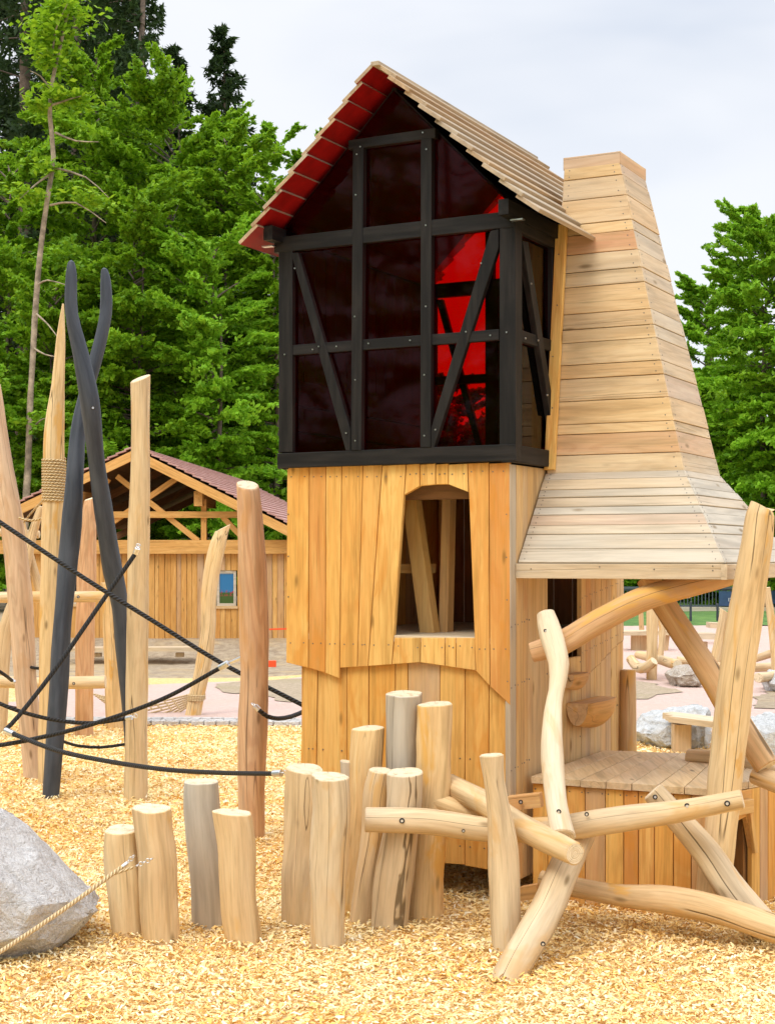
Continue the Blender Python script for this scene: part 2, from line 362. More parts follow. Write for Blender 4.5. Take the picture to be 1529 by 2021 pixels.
def catmull(pts, step):
    pts = [np.array(p, float) for p in pts]
    if len(pts) == 2: pts = [pts[0], (pts[0]+pts[1])/2, pts[1]]
    ex = [2*pts[0]-pts[1]]+pts+[2*pts[-1]-pts[-2]]; out = []
    for i in range(1, len(ex)-2):
        p0, p1, p2, p3 = ex[i-1:i+3]
        n = max(2, int(np.linalg.norm(p2[:3]-p1[:3])/step))
        for k in range(n):
            t = k/n
            out.append(.5*((2*p1)+(-p0+p2)*t+(2*p0-5*p1+4*p2-p3)*t*t+(-p0+3*p1-3*p2+p3)*t**3))
    out.append(pts[-1]); return out
def tube(mb, pts, seg=18, step=.05, rough=.05, tn=(.3, .2, 0), mi=0, emi=1, bev=.006, tip0=None, tip1=None, flat=1.0):
    """round log along pts (x,y,z,r). tip: unit normals for oblique cuts"""
    P_ = catmull(pts, step); off = Vector((rnd(0, 60), rnd(0, 60), rnd(0, 60))); n = len(P_)
    C = [Vector(p[:3]) for p in P_]; R = [p[3] for p in P_]
    T = [(C[min(i+1, n-1)]-C[max(i-1, 0)]).normalized() for i in range(n)]
    x = T[0].orthogonal().normalized(); rings = []; L = 0
    ph = [rnd(0, 6.28) for _ in range(4)]; allr = []
    sd = rnd(0, 100)
    for i in range(n):
        if i: L += (C[i]-C[i-1]).length
        x = (x-T[i]*x.dot(T[i])).normalized(); y = T[i].cross(x)
        rg = []
        for k in range(seg):
            a = k*2*math.pi/seg; ca, sa = math.cos(a), math.sin(a)
            rr = R[i]*(1+rough*(noise.noise(Vector((ca*1.1+sd, sa*1.1, L*3.2)))*1.7+1.0*noise.noise(Vector((sd*1.7, L*2.6, 3)))+.5*noise.noise(Vector((ca*2.3, sa*2.3+sd, L*9)))))
            d = (x*ca*flat+y*sa)*rr; p = C[i]+d
            lc = Vector((d.dot(x), d.dot(y), L))
            rg.append((p, lc))
        rings.append(rg)
    def put(rg): return [mb.vert(p, lc+off, tn, lc) for p, lc in rg]
    def cut(rg, c, nrm, tdir):             # slide the end ring along the log so that it lies on the oblique cut
        out = []
        for p, lc in rg:
            s = -(p-c).dot(nrm)/tdir.dot(nrm); out.append((p+tdir*s, lc+Vector((0, 0, s))))
        return out
    if tip0 is not None: rings[0] = cut(rings[0], C[0], Vector(tip0), T[0])
    if tip1 is not None: rings[-1] = cut(rings[-1], C[-1], Vector(tip1), T[-1])
    prev = None
    for i, rg in enumerate(rings):
        cur = put(rg)
        if prev is not None:
            for k in range(seg): j = (k+1) % seg; mb.face([prev[k], prev[j], cur[j], cur[k]], mi, True)
        prev = cur
    for rg, c, sgn, t in ((rings[0], C[0], -1, T[0]), (rings[-1], C[-1], 1, T[-1])):
        cc = sum((p for p, _ in rg), Vector())/seg
        r1 = put(rg); r2 = put([(p+(cc-p)*(bev/max(.001, (cc-p).length))+t*sgn*bev*.7, lc) for p, lc in rg])
        ce = mb.vert(cc+t*sgn*bev*.7, off, tn, (0, 0, 0))
        for k in range(seg):
            j = (k+1) % seg
            q = [r1[k], r1[j], r2[j], r2[k]]; t3 = [r2[k], r2[j], ce]
            mb.face(q if sgn > 0 else q[::-1], mi); mb.face(t3 if sgn > 0 else t3[::-1], emi)
def L(pts): return [(*P(x, y, Y), w*.5*Y/F) for x, y, Y, w in pts]      # (px,py,Y,width_px) -> (x,y,z,r)
def log_bolts(root, lst):
    for (x, y, Y, w) in lst:
        mb = MB(); c = P(x, y, Y); d = (Vector((0, 0, EYE))-c).normalized(); d.z *= .2; r = w*.5*Y/F
        disc(mb, c, d, r, .002, 0, 12); disc(mb, c+d*.002, d, r*.6, .005, 1, 6)
        mb.build('bolt', ['hole', 'metal'], root)

# ------------------------------------------------------------------ world, sun, camera
SUN_EL, SUN_AZ = math.radians(55), math.radians(-35)     # azimuth measured from behind the camera, to its left
w = bpy.data.worlds.new('World'); SC.world = w; w.use_nodes = True
g = NT(w.node_tree); bg = w.node_tree.nodes['Background']
sky = g.n('ShaderNodeTexSky', sky_type='NISHITA'); sky.sun_disc = False; sky.sun_elevation = SUN_EL; sky.sun_rotation = math.radians(180+35)
tc = g.n('ShaderNodeTexCoord').outputs['Generated']; sep = g.n('ShaderNodeSeparateXYZ'); g.l(tc, sep.inputs[0])
cl = g.noise(tc, 1.6, 4, .5, .6, (1, 1, 3.0)); cl2 = g.noise(tc, 4.5, 3, .5, .3, (1, 1, 3))
cf = g.math('ADD', g.math('MULTIPLY', cl, .7), g.math('MULTIPLY', cl2, .3))
cloud = g.mix(g.ramp(cf, .38, .62), (6.1, 6.6, 7.5), (8.1, 8.25, 8.6))
zen = g.math('ADD', 1.0, g.math('MULTIPLY', g.ramp(sep.outputs[2], .30, .9), 1.75))
vm = g.n('ShaderNodeVectorMath', operation='SCALE'); g.l(cloud, vm.inputs[0]); g.l(zen, vm.inputs['Scale'])
g.l(g.mix(.10, vm.outputs[0], sky.outputs[0]), bg.inputs[0]); bg.inputs[1].default_value = .1
sl = bpy.data.lights.new('sun', 'SUN'); sl.energy = 1.35; sl.angle = math.radians(24); sl.color = (1, .955, .88)
so = bpy.data.objects.new('sun', sl); COL.objects.link(so)
sd = Vector((math.sin(SUN_AZ)*math.cos(SUN_EL), -math.cos(SUN_AZ)*math.cos(SUN_EL), math.sin(SUN_EL)))
so.rotation_euler = sd.to_track_quat('Z', 'Y').to_euler(); so.location = sd*30
cam = bpy.data.cameras.new('camera'); co = bpy.data.objects.new('camera', cam); COL.objects.link(co)
co.location = (0, 0, EYE); co.rotation_euler = (math.radians(90), 0, 0)
cam.sensor_fit = 'VERTICAL'; cam.sensor_height = 24; cam.sensor_width = 24; cam.lens = 24*F/2021; cam.shift_y = (HY-1010.5)/2021
cam.clip_end = 600; cam.clip_start = .05; SC.camera = co
SC.view_settings.view_transform = 'Standard'; SC.view_settings.look = 'None'; SC.view_settings.exposure = .32; SC.view_settings.gamma = 1
SC.render.resolution_x = 774; SC.render.resolution_y = 1024
SC.cycles.transparent_max_bounces = 16; SC.cycles.max_bounces = 8; SC.cycles.diffuse_bounces = 4

# ------------------------------------------------------------------ ground
FEET = [((x-CX)*Y/F, Y) for x, Y in ((254, 6.62), (322, 6.56), (416, 6.84), (480, 6.57), (592, 6.86), (647, 6.46), (706, 7.0), (768, 6.76), (838, 6.92), (1000, 6.36), (1010, 6.05), (1405, 6.84), (268, 10.4), (497, 8.9), (103, 10.5), (150, 6.5))]
def gz(X, Y):
    a = max(0, min(1, (16-Y)/6))
    b = max(0, min(1, (Y-20)/5))
    left = max(0, min(1, (1-X)/3))
    foot = 0
    if Y < 11.5:
        for fx, fy in FEET:
            d2 = (X-fx)**2+(Y-fy)**2
            if d2 < .2: foot = max(foot, .030*math.exp(-d2/.022))
    near = foot+.028*noise.noise(Vector((X*.9, Y*.9, 3)))+.012*noise.noise(Vector((X*2.6, Y*2.6, 9)))
    up = max(0, min(1, (Y-27.6)/1.6))*.33*(1 if X < 3 else 0)
    return near*a-.28*b*left+up*left
def sheet(name, mat, xs, ys, zf, smooth=True):
    mb = MB(); ids = {}
    for i, X in enumerate(xs):
        for j, Y in enumerate(ys): ids[i, j] = mb.vert((X, Y, zf(X, Y)), (X, Y, 0))
    for i in range(len(xs)-1):
        for j in range(len(ys)-1): mb.face([ids[i, j], ids[i+1, j], ids[i+1, j+1], ids[i, j+1]], 0, smooth)
    return mb.build(name, mat)
ys = list(np.arange(-6, 2, 2))+list(np.arange(2, 17, .12))+list(np.arange(17, 27, 1))+list(np.arange(27, 30, .3))+list(np.arange(30, 40, 1))+[45, 60, 90, 150, 300, 500]
xs = [-500, -200, -80, -40, -25, -15]+list(np.arange(-10, 10, .16))+[10, 15, 25, 40, 80, 200, 500]
gob = struct(sheet('ground', 'ground', xs, ys, lambda X, Y: gz(X, Y)-.012))
def patch(name, mat, pix, dz, n=48, wob=.15):      # a flat patch of ground from its outline (picture points on the ground)
    pts = []
    for x, y in pix:
        Y = GY(y); pts.append(((x-CX)*Y/F, Y))
    out = []
    m = len(pts)
    for i in range(m):
        p0, p1 = pts[i], pts[(i+1) % m]
        k = max(1, min(40, int(math.dist(p0, p1)/.2)))
        for q in range(k):
            t = q/k; X = p0[0]*(1-t)+p1[0]*t; Y = p0[1]*(1-t)+p1[1]*t
            out.append((X+wob*(noise.noise(Vector((X*1.2, Y*1.2, 1)))+.8*noise.noise(Vector((X*4, Y*4, 1)))), Y+wob*2*(noise.noise(Vector((X*1.2, Y*1.2, 7)))+.8*noise.noise(Vector((X*4, Y*4, 7))))))
    bm = bmesh.new(); vs = [bm.verts.new((x, y, 0)) for x, y in out]; f = bm.faces.new(vs)
    bmesh.ops.triangulate(bm, faces=[f])
    bmesh.ops.subdivide_edges(bm, edges=bm.edges[:], cuts=8, use_grid_fill=True)
    for v in bm.verts: v.co.z = gz(v.co.x, v.co.y)+dz
    for f in bm.faces:
        if f.normal.z < 0: f.normal_flip()
    me = bpy.data.meshes.new(name); bm.to_mesh(me); bm.free(); me.materials.append(M[mat])
    o = bpy.data.objects.new(name, me); COL.objects.link(o); return struct(o)
def wpatch(name, mat, pts, dz):
    return patch(name, mat, [(x*F/Y+CX, HY+EYE*F/Y) for x, Y in pts], dz)
wpatch('path', 'path', [(-3.3, 15.7), (-2.4, 15.4), (0, 14.7), (2.6, 14.2), (4.6, 13.6), (9, 12.5), (22, 12), (30, 40), (8, 46), (2, 40), (0, 24), (-1.2, 22), (-2.2, 20.2), (-3.9, 19.2), (-4.1, 17)], .006)
mb = MB(); sx = list(np.arange(-30, 1.6, .35)); sy_ = list(np.arange(0, 8, .22))+list(np.arange(8, 40, 2)); ids = {}
for i, X in enumerate(sx):
    y0 = 23.6+.5*noise.noise(Vector((X*.8, 2, 0)))+.3*noise.noise(Vector((X*3, 5, 0)))
    for j, q in enumerate(sy_): ids[i, j] = mb.vert((X, y0+q, gz(X, y0+q)+(.012+.02*noise.noise(Vector((X*2, q*2, 0))) if j else -.03)))
for i in range(len(sx)-1):
    for j in range(len(sy_)-1): mb.face([ids[i, j], ids[i+1, j], ids[i+1, j+1], ids[i, j+1]], 0, True)
struct(mb.build('soil', 'soil'))
patch('planting_bed', 'soilp', [(430, 1352), (560, 1331), (640, 1333), (640, 1392), (560, 1385), (445, 1366)], .014)
patch('planting_bed', 'soilp', [(1180, 1338), (1255, 1345), (1330, 1362), (1300, 1376), (1230, 1380), (1150, 1376)], .014)
patch('soil', 'soil', [(1480, 1378), (1560, 1350), (1640, 1350), (1640, 1410), (1500, 1402)], .014)
# grassy bank and forest slope
sheet_o = sheet('grass_bank', 'grass', list(np.arange(2.5, 45, 1.2)), [36.5, 38, 40, 42, 44, 46, 50, 60, 110], lambda X, Y: .0+min(1, max(0, (Y-36.5)/3))*.08+.05*noise.noise(Vector((X, Y, 0)))); struct(sheet_o)
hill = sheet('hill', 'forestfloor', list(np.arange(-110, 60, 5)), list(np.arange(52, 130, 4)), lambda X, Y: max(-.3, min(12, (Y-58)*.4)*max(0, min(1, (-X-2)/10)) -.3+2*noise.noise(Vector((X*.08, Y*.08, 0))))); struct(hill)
# cobble edging, stone by stone in one strip
mb = MB(); rs = random.Random(3)
for row in range(3):
    X = -3.5
    while X < -.2:
        s = rs.uniform(.09, .15)
        Y = 15.42+row*.14+ (X+2.4)*(-.05 if X > -2.4 else -.02) + rs.uniform(-.02, .02)
        c = Vector((X+s/2, Y-.35, gz(X, Y)+.015))
        an = rs.uniform(-.2, .2); ax = (Vector((math.cos(an), math.sin(an), 0)), Vector((-math.sin(an), math.cos(an), 0)), Vector((0, 0, 1)))
        box(mb, c, ax, (s/2*.92, .06, .02), ch=.012)
        X += s
ob = mb.build('cobble_edging', 'cobble'); tag(ob, 'strip of pale cobblestones edging the pink path beyond the chips', 'edging')
# loose chips
def chips(n, x0f, y0, y1, lmin, lmax, seed):
    r = np.random.RandomState(seed)
    Y = y0+(y1-y0)*r.rand(n)**.92; X = (r.rand(n)*2-1)*(Y*.27+.7)
    ln = r.uniform(lmin, lmax, n)*(.6+.6*r.rand(n)); wd = ln*r.uniform(.18, .42, n)
    ya = r.rand(n)*6.283; pi = r.normal(0, .28, n); ro = r.normal(0, .45, n); bend = r.normal(0, .18, n)
    Z = np.array([gz(a, b) for a, b in zip(X, Y)])+r.uniform(-.008, .008, n)
    cy, sy = np.cos(ya), np.sin(ya); cp, spp = np.cos(pi), np.sin(pi); cr, sr = np.cos(ro), np.sin(ro)
    U = np.stack([cy*cp, sy*cp, spp], 1); W0 = np.stack([-sy, cy, np.zeros(n)], 1)
    Nn = np.cross(U, W0); W = W0*cr[:, None]+Nn*sr[:, None]; Nn = np.cross(U, W)
    V = np.empty((n, 6, 3)); c = np.stack([X, Y, Z], 1)
    for k, (a, h, wf) in enumerate(((-.5, 0, .55), (0, 1, 1), (.5, 0, .5))):
        b = c+U*(ln*a)[:, None]+Nn*(h*bend*ln)[:, None]
        V[:, k*2] = b-W*(wd*wf*.5)[:, None]; V[:, k*2+1] = b+W*(wd*wf*.5)[:, None]
    return V, r
parts = [chips(170000, 0, 4.9, 9.6, .014, .037, 1), chips(110000, 0, 9.4, 15.3, .024, .046, 2)]
V = np.concatenate([p[0] for p in parts]); n = len(V)
me = bpy.data.meshes.new('wood_chips'); me.vertices.add(n*6); me.vertices.foreach_set('co', V.astype('f').ravel())
base = np.arange(n)[:, None]*6
fa = np.concatenate([base+np.array([0, 2, 3, 1]), base+np.array([2, 4, 5, 3])], 1).reshape(-1)
me.loops.add(len(fa)); me.loops.foreach_set('vertex_index', fa.astype('i')); me.polygons.add(n*2)
me.polygons.foreach_set('loop_start', (np.arange(n*2)*4).astype('i'))
me.update(calc_edges=True)
r = np.random.RandomState(5); t = np.zeros((n, 6, 4), 'f'); cc = V[:, 2, :]; damp = np.array([noise.noise(Vector((a*1.7, b*1.7, 4)))+.6*noise.noise(Vector((a*6, b*6, 8))) for a, b in cc[:, :2]])
t[:, :, 0] = np.clip(r.rand(n)*.75+.12+damp*.7, 0, 1)[:, None]; t[:, :, 1] = (r.rand(n) > .68)[:, None]*r.rand(n)[:, None]; t[:, :, 2] = (r.rand(n) > .93)[:, None]*r.rand(n)[:, None]*.9
a = me.attributes.new('tn', 'FLOAT_COLOR', 'POINT'); a.data.foreach_set('color', t.ravel())
me.materials.append(M['chips']); ob = bpy.data.objects.new('wood_chips', me); COL.objects.link(ob)
tag(ob, 'loose golden wood chips covering the playground floor', 'wood chips', kind='stuff')

# ------------------------------------------------------------------ play tower
ca, sa = math.cos(math.atan(1600/3100)), math.sin(math.atan(1600/3100))
C0 = Vector(((1006-CX)/F*7.2, 7.2, 0)); U_ = Vector((-ca, sa, 0)); V_ = Vector((sa, ca, 0)); Z_ = Vector((0, 0, 1))
FR = Plane(C0, -U_, Z_, -V_)            # front face: a to the right, b up, N towards the camera
SD = Plane(C0, V_, Z_, -U_)             # right side face: a = s (depth), N to the right
def W3(wd, s, z): return C0-U_*wd+V_*s+Z_*z     # wd = metres right of the side wall, s = metres behind the front
TW, TD = 1.19, 1.6                      # width, depth of the tower
T = thing('play_tower', 'tall wooden play tower with black timber framed red upper storey and board clad chimney', 'play tower', W3(-TW/2, TD/2, 0))
def tone(red=.25, grey=0.0):
    if not grey and random.random() < .12: return (rnd(.7, 1), .38, rnd(.2, .5))
    return (rnd(0, 1), max(0, grey+rnd(-.08, .08)) if grey else 0, rnd(.3, 1) if random.random() < red else rnd(0, .2))
def px2(pl, pts, d=0): return [pl.hit(x, y, d) for x, y in pts]
def screws(mb, pl, pts, d, mi=1, r=.0042):
    for a, b in pts: disc(mb, pl.w(a, b, d), pl.N, r, .0012, mi, 6)
# front cladding of the upper part
mb = MB()
tops = [566, 610, 643, 674, 716, 754, 801]; bots = [(564, 1308), (608, 1319), (642, 1329), (670, 1340), (705, 1317), (726, 1315.5), (773, 1312)]
yb2 = {3: (670, 1319)}
for i in range(6):
    bl = yb2.get(i, bots[i]); br = bots[i+1]
    poly = px2(FR, [(tops[i], 918), (tops[i+1], 916), br, bl]); d = rnd(-.0015, .0015)
    plank(mb, FR, poly, d, .024, tone(.45), 1)
    for fy in (.045, .9):
        xa = tops[i]*(1-fy)+bl[0]*fy; xb = tops[i+1]*(1-fy)+br[0]*fy; y = 941 if fy < .5 else 1269+.025*(xa-564)
        screws(mb, FR, px2(FR, [(xa+9, y), (xb-9, y-.5)]), d)
lt = [801, 828, 859, 884, 922]; ly = [978, 960, 957, 956.5, 972]
for i in range(4):
    x0 = lt[i]-(4 if i == 0 else 0); 
    poly = px2(FR, [(lt[i], 916), (lt[i+1], 914), (lt[i+1]+(1.5 if i == 3 else 0), ly[i+1]), (x0, ly[i])])
    plank(mb, FR, poly, rnd(-.001, .001), .024, tone(.2), 1); screws(mb, FR, px2(FR, [(lt[i]+8, 936), (lt[i+1]-7, 935)]), 0)
sb = [773, 829, 877, 899, 938]; st = [778, 830, 878, 899.5, 937]; sy = [1312, 1308, 1315, 1318.5, 1324]
for i in range(4):
    poly = px2(FR, [(st[i], 1258), (st[i+1], 1258), (sb[i+1], sy[i+1]), (sb[i], sy[i])])
    plank(mb, FR, poly, rnd(-.001, .001), .024, tone(.2), 1); screws(mb, FR, px2(FR, [(st[i]+8, 1275), (st[i+1]-6, 1278)]), 0)
rt = [922, 964, 1005]; rb = [(938, 1324), (966, 1355), (1006.5, 1393)]
for i in range(2):
    poly = px2(FR, [(rt[i], 914), (rt[i+1], 912), rb[i+1], rb[i]]); plank(mb, FR, poly, rnd(-.001, .001), .024, tone(.5), 1)
    screws(mb, FR, px2(FR, [(rt[i]+8, 931), (rt[i+1]-12, 930), (rb[i][0]+8, 1281), (rb[i+1][0]-9, 1281)]), 0)
screws(mb, FR, px2(FR, [(999, 1015), (999, 1100), (1000, 1184), (1001, 1345), (569, 1015), (569, 1098), (569, 1178)]), 0)
mb.build('front_cladding', ['clad', 'screw'], T)
# lower front boards, set back
mb = MB(); lx = [600, 628, 685, 728, 780, 805, 868, 918, 966, 1003]; lb = [588, 622, 684, 727, 780, 805, 868, 917, 962, 1003]
for i in range(9):
    poly = px2(FR, [(lx[i], 1290), (lx[i+1], 1290)], -.03)+[(FR.hit(lb[i+1], 1700, -.03)[0], .16+rnd(-.01, .01)), (FR.hit(lb[i], 1700, -.03)[0], .16)]
    plank(mb, FR, poly, -.028+rnd(-.002, .002), .024, tone(.15), 1)
    a0, a1 = FR.hit(lx[i]+10, 1480, -.03)[0], FR.hit(lx[i+1]-10, 1480, -.03)[0]
    screws(mb, FR, [(a0, .66), (a1, .66), (a0, .25), (a1, .25)], -.026)
mb.build('lower_cladding', ['clad', 'screw'], T)
# side wall (right), with an opening under the hood
mb = MB(); s = 0.0; o0, o1 = SD.hit(1081, 1200)[0], SD.hit(1146, 1200)[0]
ed = [0, .075, .155, .215, o0]
k = o1
while k < TD-.05: ed.append(k); k += rnd(.062, .098)
ed.append(TD); ztop = 2.03; zo = SD.hit(1110, 1300)[1]
for i in range(len(ed)-1):
    a0, a1 = ed[i], ed[i+1]; gr = .8 if i == 0 else .42
    if abs(a0-o0) < 1e-6:
        n = 3
        for q in range(n):
            b0, b1 = a0+(a1-a0)*q/n, a0+(a1-a0)*(q+1)/n
            plank(mb, SD, [(b0, .1), (b1, .1), (b1, zo), (b0, zo)], rnd(-.002, .002), .024, tone(.2, gr), 1)
            plank(mb, SD, [(b0, 1.72), (b1, 1.72), (b1, ztop), (b0, ztop)], rnd(-.002, .002), .024, tone(.2, gr), 1)
    else:
        zj = .98+.3*(a0-1.0) if a0 > .95 else None
        if zj:
            plank(mb, SD, [(a0, zj), (a1, zj+.02), (a1, ztop), (a0, ztop)], .001, .024, tone(.2, gr), 1)
            plank(mb, SD, [(a0, .1), (a1, .1), (a1, zj+.02), (a0, zj)], -.002, .024, tone(.2, gr), 1)
        else: plank(mb, SD, [(a0, .1), (a1, .1), (a1, ztop), (a0, ztop)], rnd(-.002, .002), .024, tone(.25, gr), 1)
    m0 = (a0+a1)/2
    for zz in (.62, 1.0, 1.28): screws(mb, SD, [(a0+.015, zz+.12*a0), (a1-.015, zz+.12*a0+.01)], .001, r=.004)
mb.build('side_wall', ['clad', 'screw'], T)
# left and back walls, floors
LS = Plane(W3(-TW, 0, 0), V_, Z_, U_); BK = Plane(W3(0, TD, 0), -U_, Z_, V_)
mb = MB(); k = .03
while k < TD-.02:
    k2 = min(TD, k+.11)
    plank(mb, LS, [(k, 1.10), (k2, 1.10), (k2, 2.03), (k, 2.03)], 0, .024, tone(.3), 1)
    plank(mb, LS, [(k, .12), (k2, .12), (k2, 1.98), (k, 1.98)], -.066, .024, tone(.3), 1); k = k2
mb.build('left_wall', ['clad', 'screw'], T)
mb = MB(); k = -TW+.02
while k < -.02:
    k2 = min(0, k+.11)
    plank(mb, BK, [(k, .12), (k2, .12), (k2, 2.03), (k, 2.03)], 0, .024, tone(.3), 1, gap=.003); k = k2
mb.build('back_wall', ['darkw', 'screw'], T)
mb = MB(); zf = FR.hit(857, 1256)[1]; HZ = Plane(W3(0, 0, 0), -U_, V_, Z_)
for q in range(12):
    s0, s1 = .004+q*.13, .004+(q+1)*.13
    plank(mb, HZ, [(-TW+.03, s0), (-.03, s0), (-.03, s1), (-TW+.03, s1)], zf, .03, (.7, .5, 0), 0)
mb.build('deck_floor', ['roofw', 'screw'], T)
mb = MB()
for q in range(12):
    s0, s1 = .02+q*.13, .02+(q+1)*.13
    if 4 <= q <= 7: plank(mb, HZ, [(-.35, s0), (-.03, s0), (-.03, s1), (-.35, s1)], 2.05, .03, tone(.3), 0)
    else: plank(mb, HZ, [(-TW+.03, s0), (-.03, s0), (-.03, s1), (-TW+.03, s1)], 2.05, .03, tone(.3), 0)
mb.build('upper_floor', ['black', 'screw'], T)
# inside: lintel beam, leaning post and upright post
mb = MB(); INN = Plane(C0+V_*.10, -U_, Z_, -V_)
plank(mb, INN, [(-TW+.05, INN.hit(860, 986)[1]), (-.05, INN.hit(860, 986)[1]), (-.05, 1.99), (-TW+.05, 1.99)], 0, .06, (.6, 0, .2), 0); mb.build('lintel', ['darkw'], T)  # lintel takes the darkened boards: shade of the recess is in its colour
mb = MB(); I2 = Plane(C0+V_*.32, -U_, Z_, -V_)
plank(mb, I2, px2(I2, [(792, 985), (820, 985), (857, 1250), (827, 1250)]), 0, .07, (.2, .1, 0), 1); mb.build('leaning_post', ['clad'], T)
mb = MB(); I3 = Plane(C0+V_*.42, -U_, Z_, -V_)
plank(mb, I3, px2(I3, [(871, 975), (889, 975), (883, 1249), (864, 1249)]), 0, .07, (.5, .3, .3), 1)
mb.build('inner_post', ['clad'], T)
mb = MB(); I4 = Plane(C0+V_*.40, -U_, Z_, -V_)
plank(mb, I4, px2(I4, [(780, 1112), (849, 1112), (849, 1132), (780, 1132)]), 0, .07, (.2, .1, 0), 0); mb.build('rail', ['clad'], T)
for a, b in ((-.03, .04), (-TW+.16, .04), (-.04, TD-.06), (-TW+.16, TD-.10)):
    mb = MB(); beam(mb, W3(a-.03, b+.05, 0), W3(a-.03, b+.05, 1.98), .07, .07, tn=(.6, .2, 0)); mb.build('frame_post', ['clad'], T)
mb = MB(); p = SD.hit(1229, 1500)[0]
tube(mb, [(*W3(.03, TD-.03, -.1), .055), (*W3(.03, TD-.03, .6), .052), (*W3(.03, TD-.02, SD.hit(1229, 1322)[1]), .045)], tn=(.9, .1, .5)); mb.build('corner_log', ['log', 'end'], T)
# black frame of the upper storey: front
FB = .03
mb = MB(); 
def fpl(pts, d=FB, th=.045, pl=FR, t=1): plank(mb, pl, px2(pl, pts, d), d, th, (0, 0, 0), t, 0, .002)
fpl([(541, 469), (1016, 415), (1016, 447), (541, 499)], FB+.002, .05, t=0)
fpl([(547, 895), (1017, 876), (1018, 909), (547, 924)], FB+.002, .06, t=0)
fpl([(687, 277), (858.4, 251.7), (858.4, 272), (687, 295)], FB+.003, .05, t=0)
fpl([(550, 497), (577, 494), (577, 892), (550, 893)]); fpl([(985, 450), (1016, 447), (1017, 876), (985, 878)])
fpl([(696, 291), (717, 289), (712, 889), (692, 889)], FB+.005); fpl([(830, 274), (851.5, 272), (849, 883), (829, 883)], FB+.005)
fpl([(577, 681), (984, 649.4), (984, 671), (577, 701)], FB-.004, .03, t=0)
fpl([(577, 499), (588, 498), (691, 847), (691, 889), (682, 889), (577, 510)], FB+.001, .03)
fpl([(967, 456), (983, 452), (983, 488), (856, 883), (850, 883), (850, 845)], FB+.001, .03)
bo = [(563, 700), (583, 530), (618, 690), (630, 684), (665, 684), (684, 855), (701, 625), (702, 750), (702, 870), (705, 305), (703, 385), (841, 605), (838, 740), (838, 860), (841, 445), (842, 295), (728, 678), (810, 672), (860, 848), (950, 520), (920, 655), (968, 662), (1000, 656), (712, 290), (835, 262)]
for x, y in bo:
    a, b = FR.hit(x, y, FB); disc(mb, FR.w(a, b, FB+.006), FR.N, .0042, .002, 1, 8)
mb.build('front_frame', ['black', 'metal'], T)
mb = MB()                                  # side frame
fpl([(1020, 415), (1030, 419), (1030, 903), (1020, 901)], .028, .05, SD)
a1 = SD.hit(1108, 700)[0]
plank(mb, SD, [(-.03, 3.10), (a1+.1, 3.10), (a1+.1, 3.19), (-.03, 3.19)], .03, .05, (0, 0, 0), 0, 0)
plank(mb, SD, [(-.03, 2.035), (.45, 2.035), (.45, 2.115), (-.03, 2.115)], .032, .06, (0, 0, 0), 0, 0)
plank(mb, SD, [(.0, 2.597), (.52, 2.597), (.52, 2.65), (.0, 2.65)], .026, .03, (0, 0, 0), 0, 0)
plank(mb, SD, [(.47, 2.11), (.545, 2.11), (.545, 3.10), (.47, 3.10)], .024, .05, (0, 0, 0), 1, 0)
fpl([(1031, 475), (1042, 478), (1097, 835), (1095, 848), (1088, 835)], .033, .03, SD)
for x, y in ((1035, 668), (1060, 672), (1046, 560), (1078, 780)):
    a, b = SD.hit(x, y, .03); disc(mb, SD.w(a, b, .034), SD.N, .005, .003, 1, 8)
for s0 in (.95, 1.53): plank(mb, SD, [(s0, 2.11), (s0+.07, 2.11), (s0+.07, 3.10), (s0, 3.10)], .024, .05, (0, 0, 0), 1, 0)
mb.build('side_frame', ['black', 'metal'], T)
def far_frame(pl, a0, a1, gable):
    z0, z1 = 2.035, 3.19; m_ = (a0+a1)/2; q = (a1-a0)/6
    def R(x0, y0, x1, y1, d, t): plank(mb, pl, [(x0, y0), (x1, y0), (x1, y1), (x0, y1)], d, .04, (0, 0, 0), t, 0)
    R(a0, z0, a1, z0+.08, .03, 0); R(a0, z1-.08, a1, z1, .03, 0); R(a0, 2.6, a1, 2.65, .024, 0)
    R(a0, z0+.08, a0+.07, z1-.08, .028, 1); R(a1-.07, z0+.08, a1, z1-.08, .028, 1)
    R(m_-q-.025, z0, m_-q+.025, z1+(.36 if gable else 0), .034, 1); R(m_+q-.025, z0, m_+q+.025, z1+(.36 if gable else 0), .034, 1)
    for sg in (-1, 1):
        xo = m_+sg*((a1-a0)/2-.09); xi = m_+sg*(q+.03)
        plank(mb, pl, [(xo-.02, z1-.09), (xo+.02, z1-.09), (xi+.02, z0+.08), (xi-.02, z0+.08)], .03, .03, (0, 0, 0), 1, 0)
mb = MB(); far_frame(BK, -TW-.02, .02, True); mb.build('back_frame', ['black', 'metal'], T)
mb = MB(); far_frame(LS, 0, TD, False); mb.build('left_frame', ['black', 'metal'], T)
mb = MB()                                  # low dark backrest boards inside
for z0 in (2.09, 2.22, 2.35): plank(mb, Plane(W3(-TW+.04, 0, 0), V_, Z_, -U_), [(.03, z0), (TD-.03, z0), (TD-.03, z0+.125), (.03, z0+.125)], 0, .02, (.5, 0, 0), 0)
mb.build('parapet', ['black', 'screw'], T)
mb = MB()
for q in range(9): plank(mb, BK, [(-.80+q*.067, 2.10), (-.80+(q+1)*.067, 2.10), (-.80+(q+1)*.067, 3.12), (-.80+q*.067, 3.12)], -.008, .02, (.5, 0, 0), 1)
mb.build('back_door', ['black', 'screw'], T)
mb = MB(); plank(mb, SD, [(.03, 3.16), (TD, 3.16), (TD, 3.265), (.03, 3.265)], -.02, .02, (0, 0, 0), 0, 0); mb.build('wall_plate', ['black'], T)
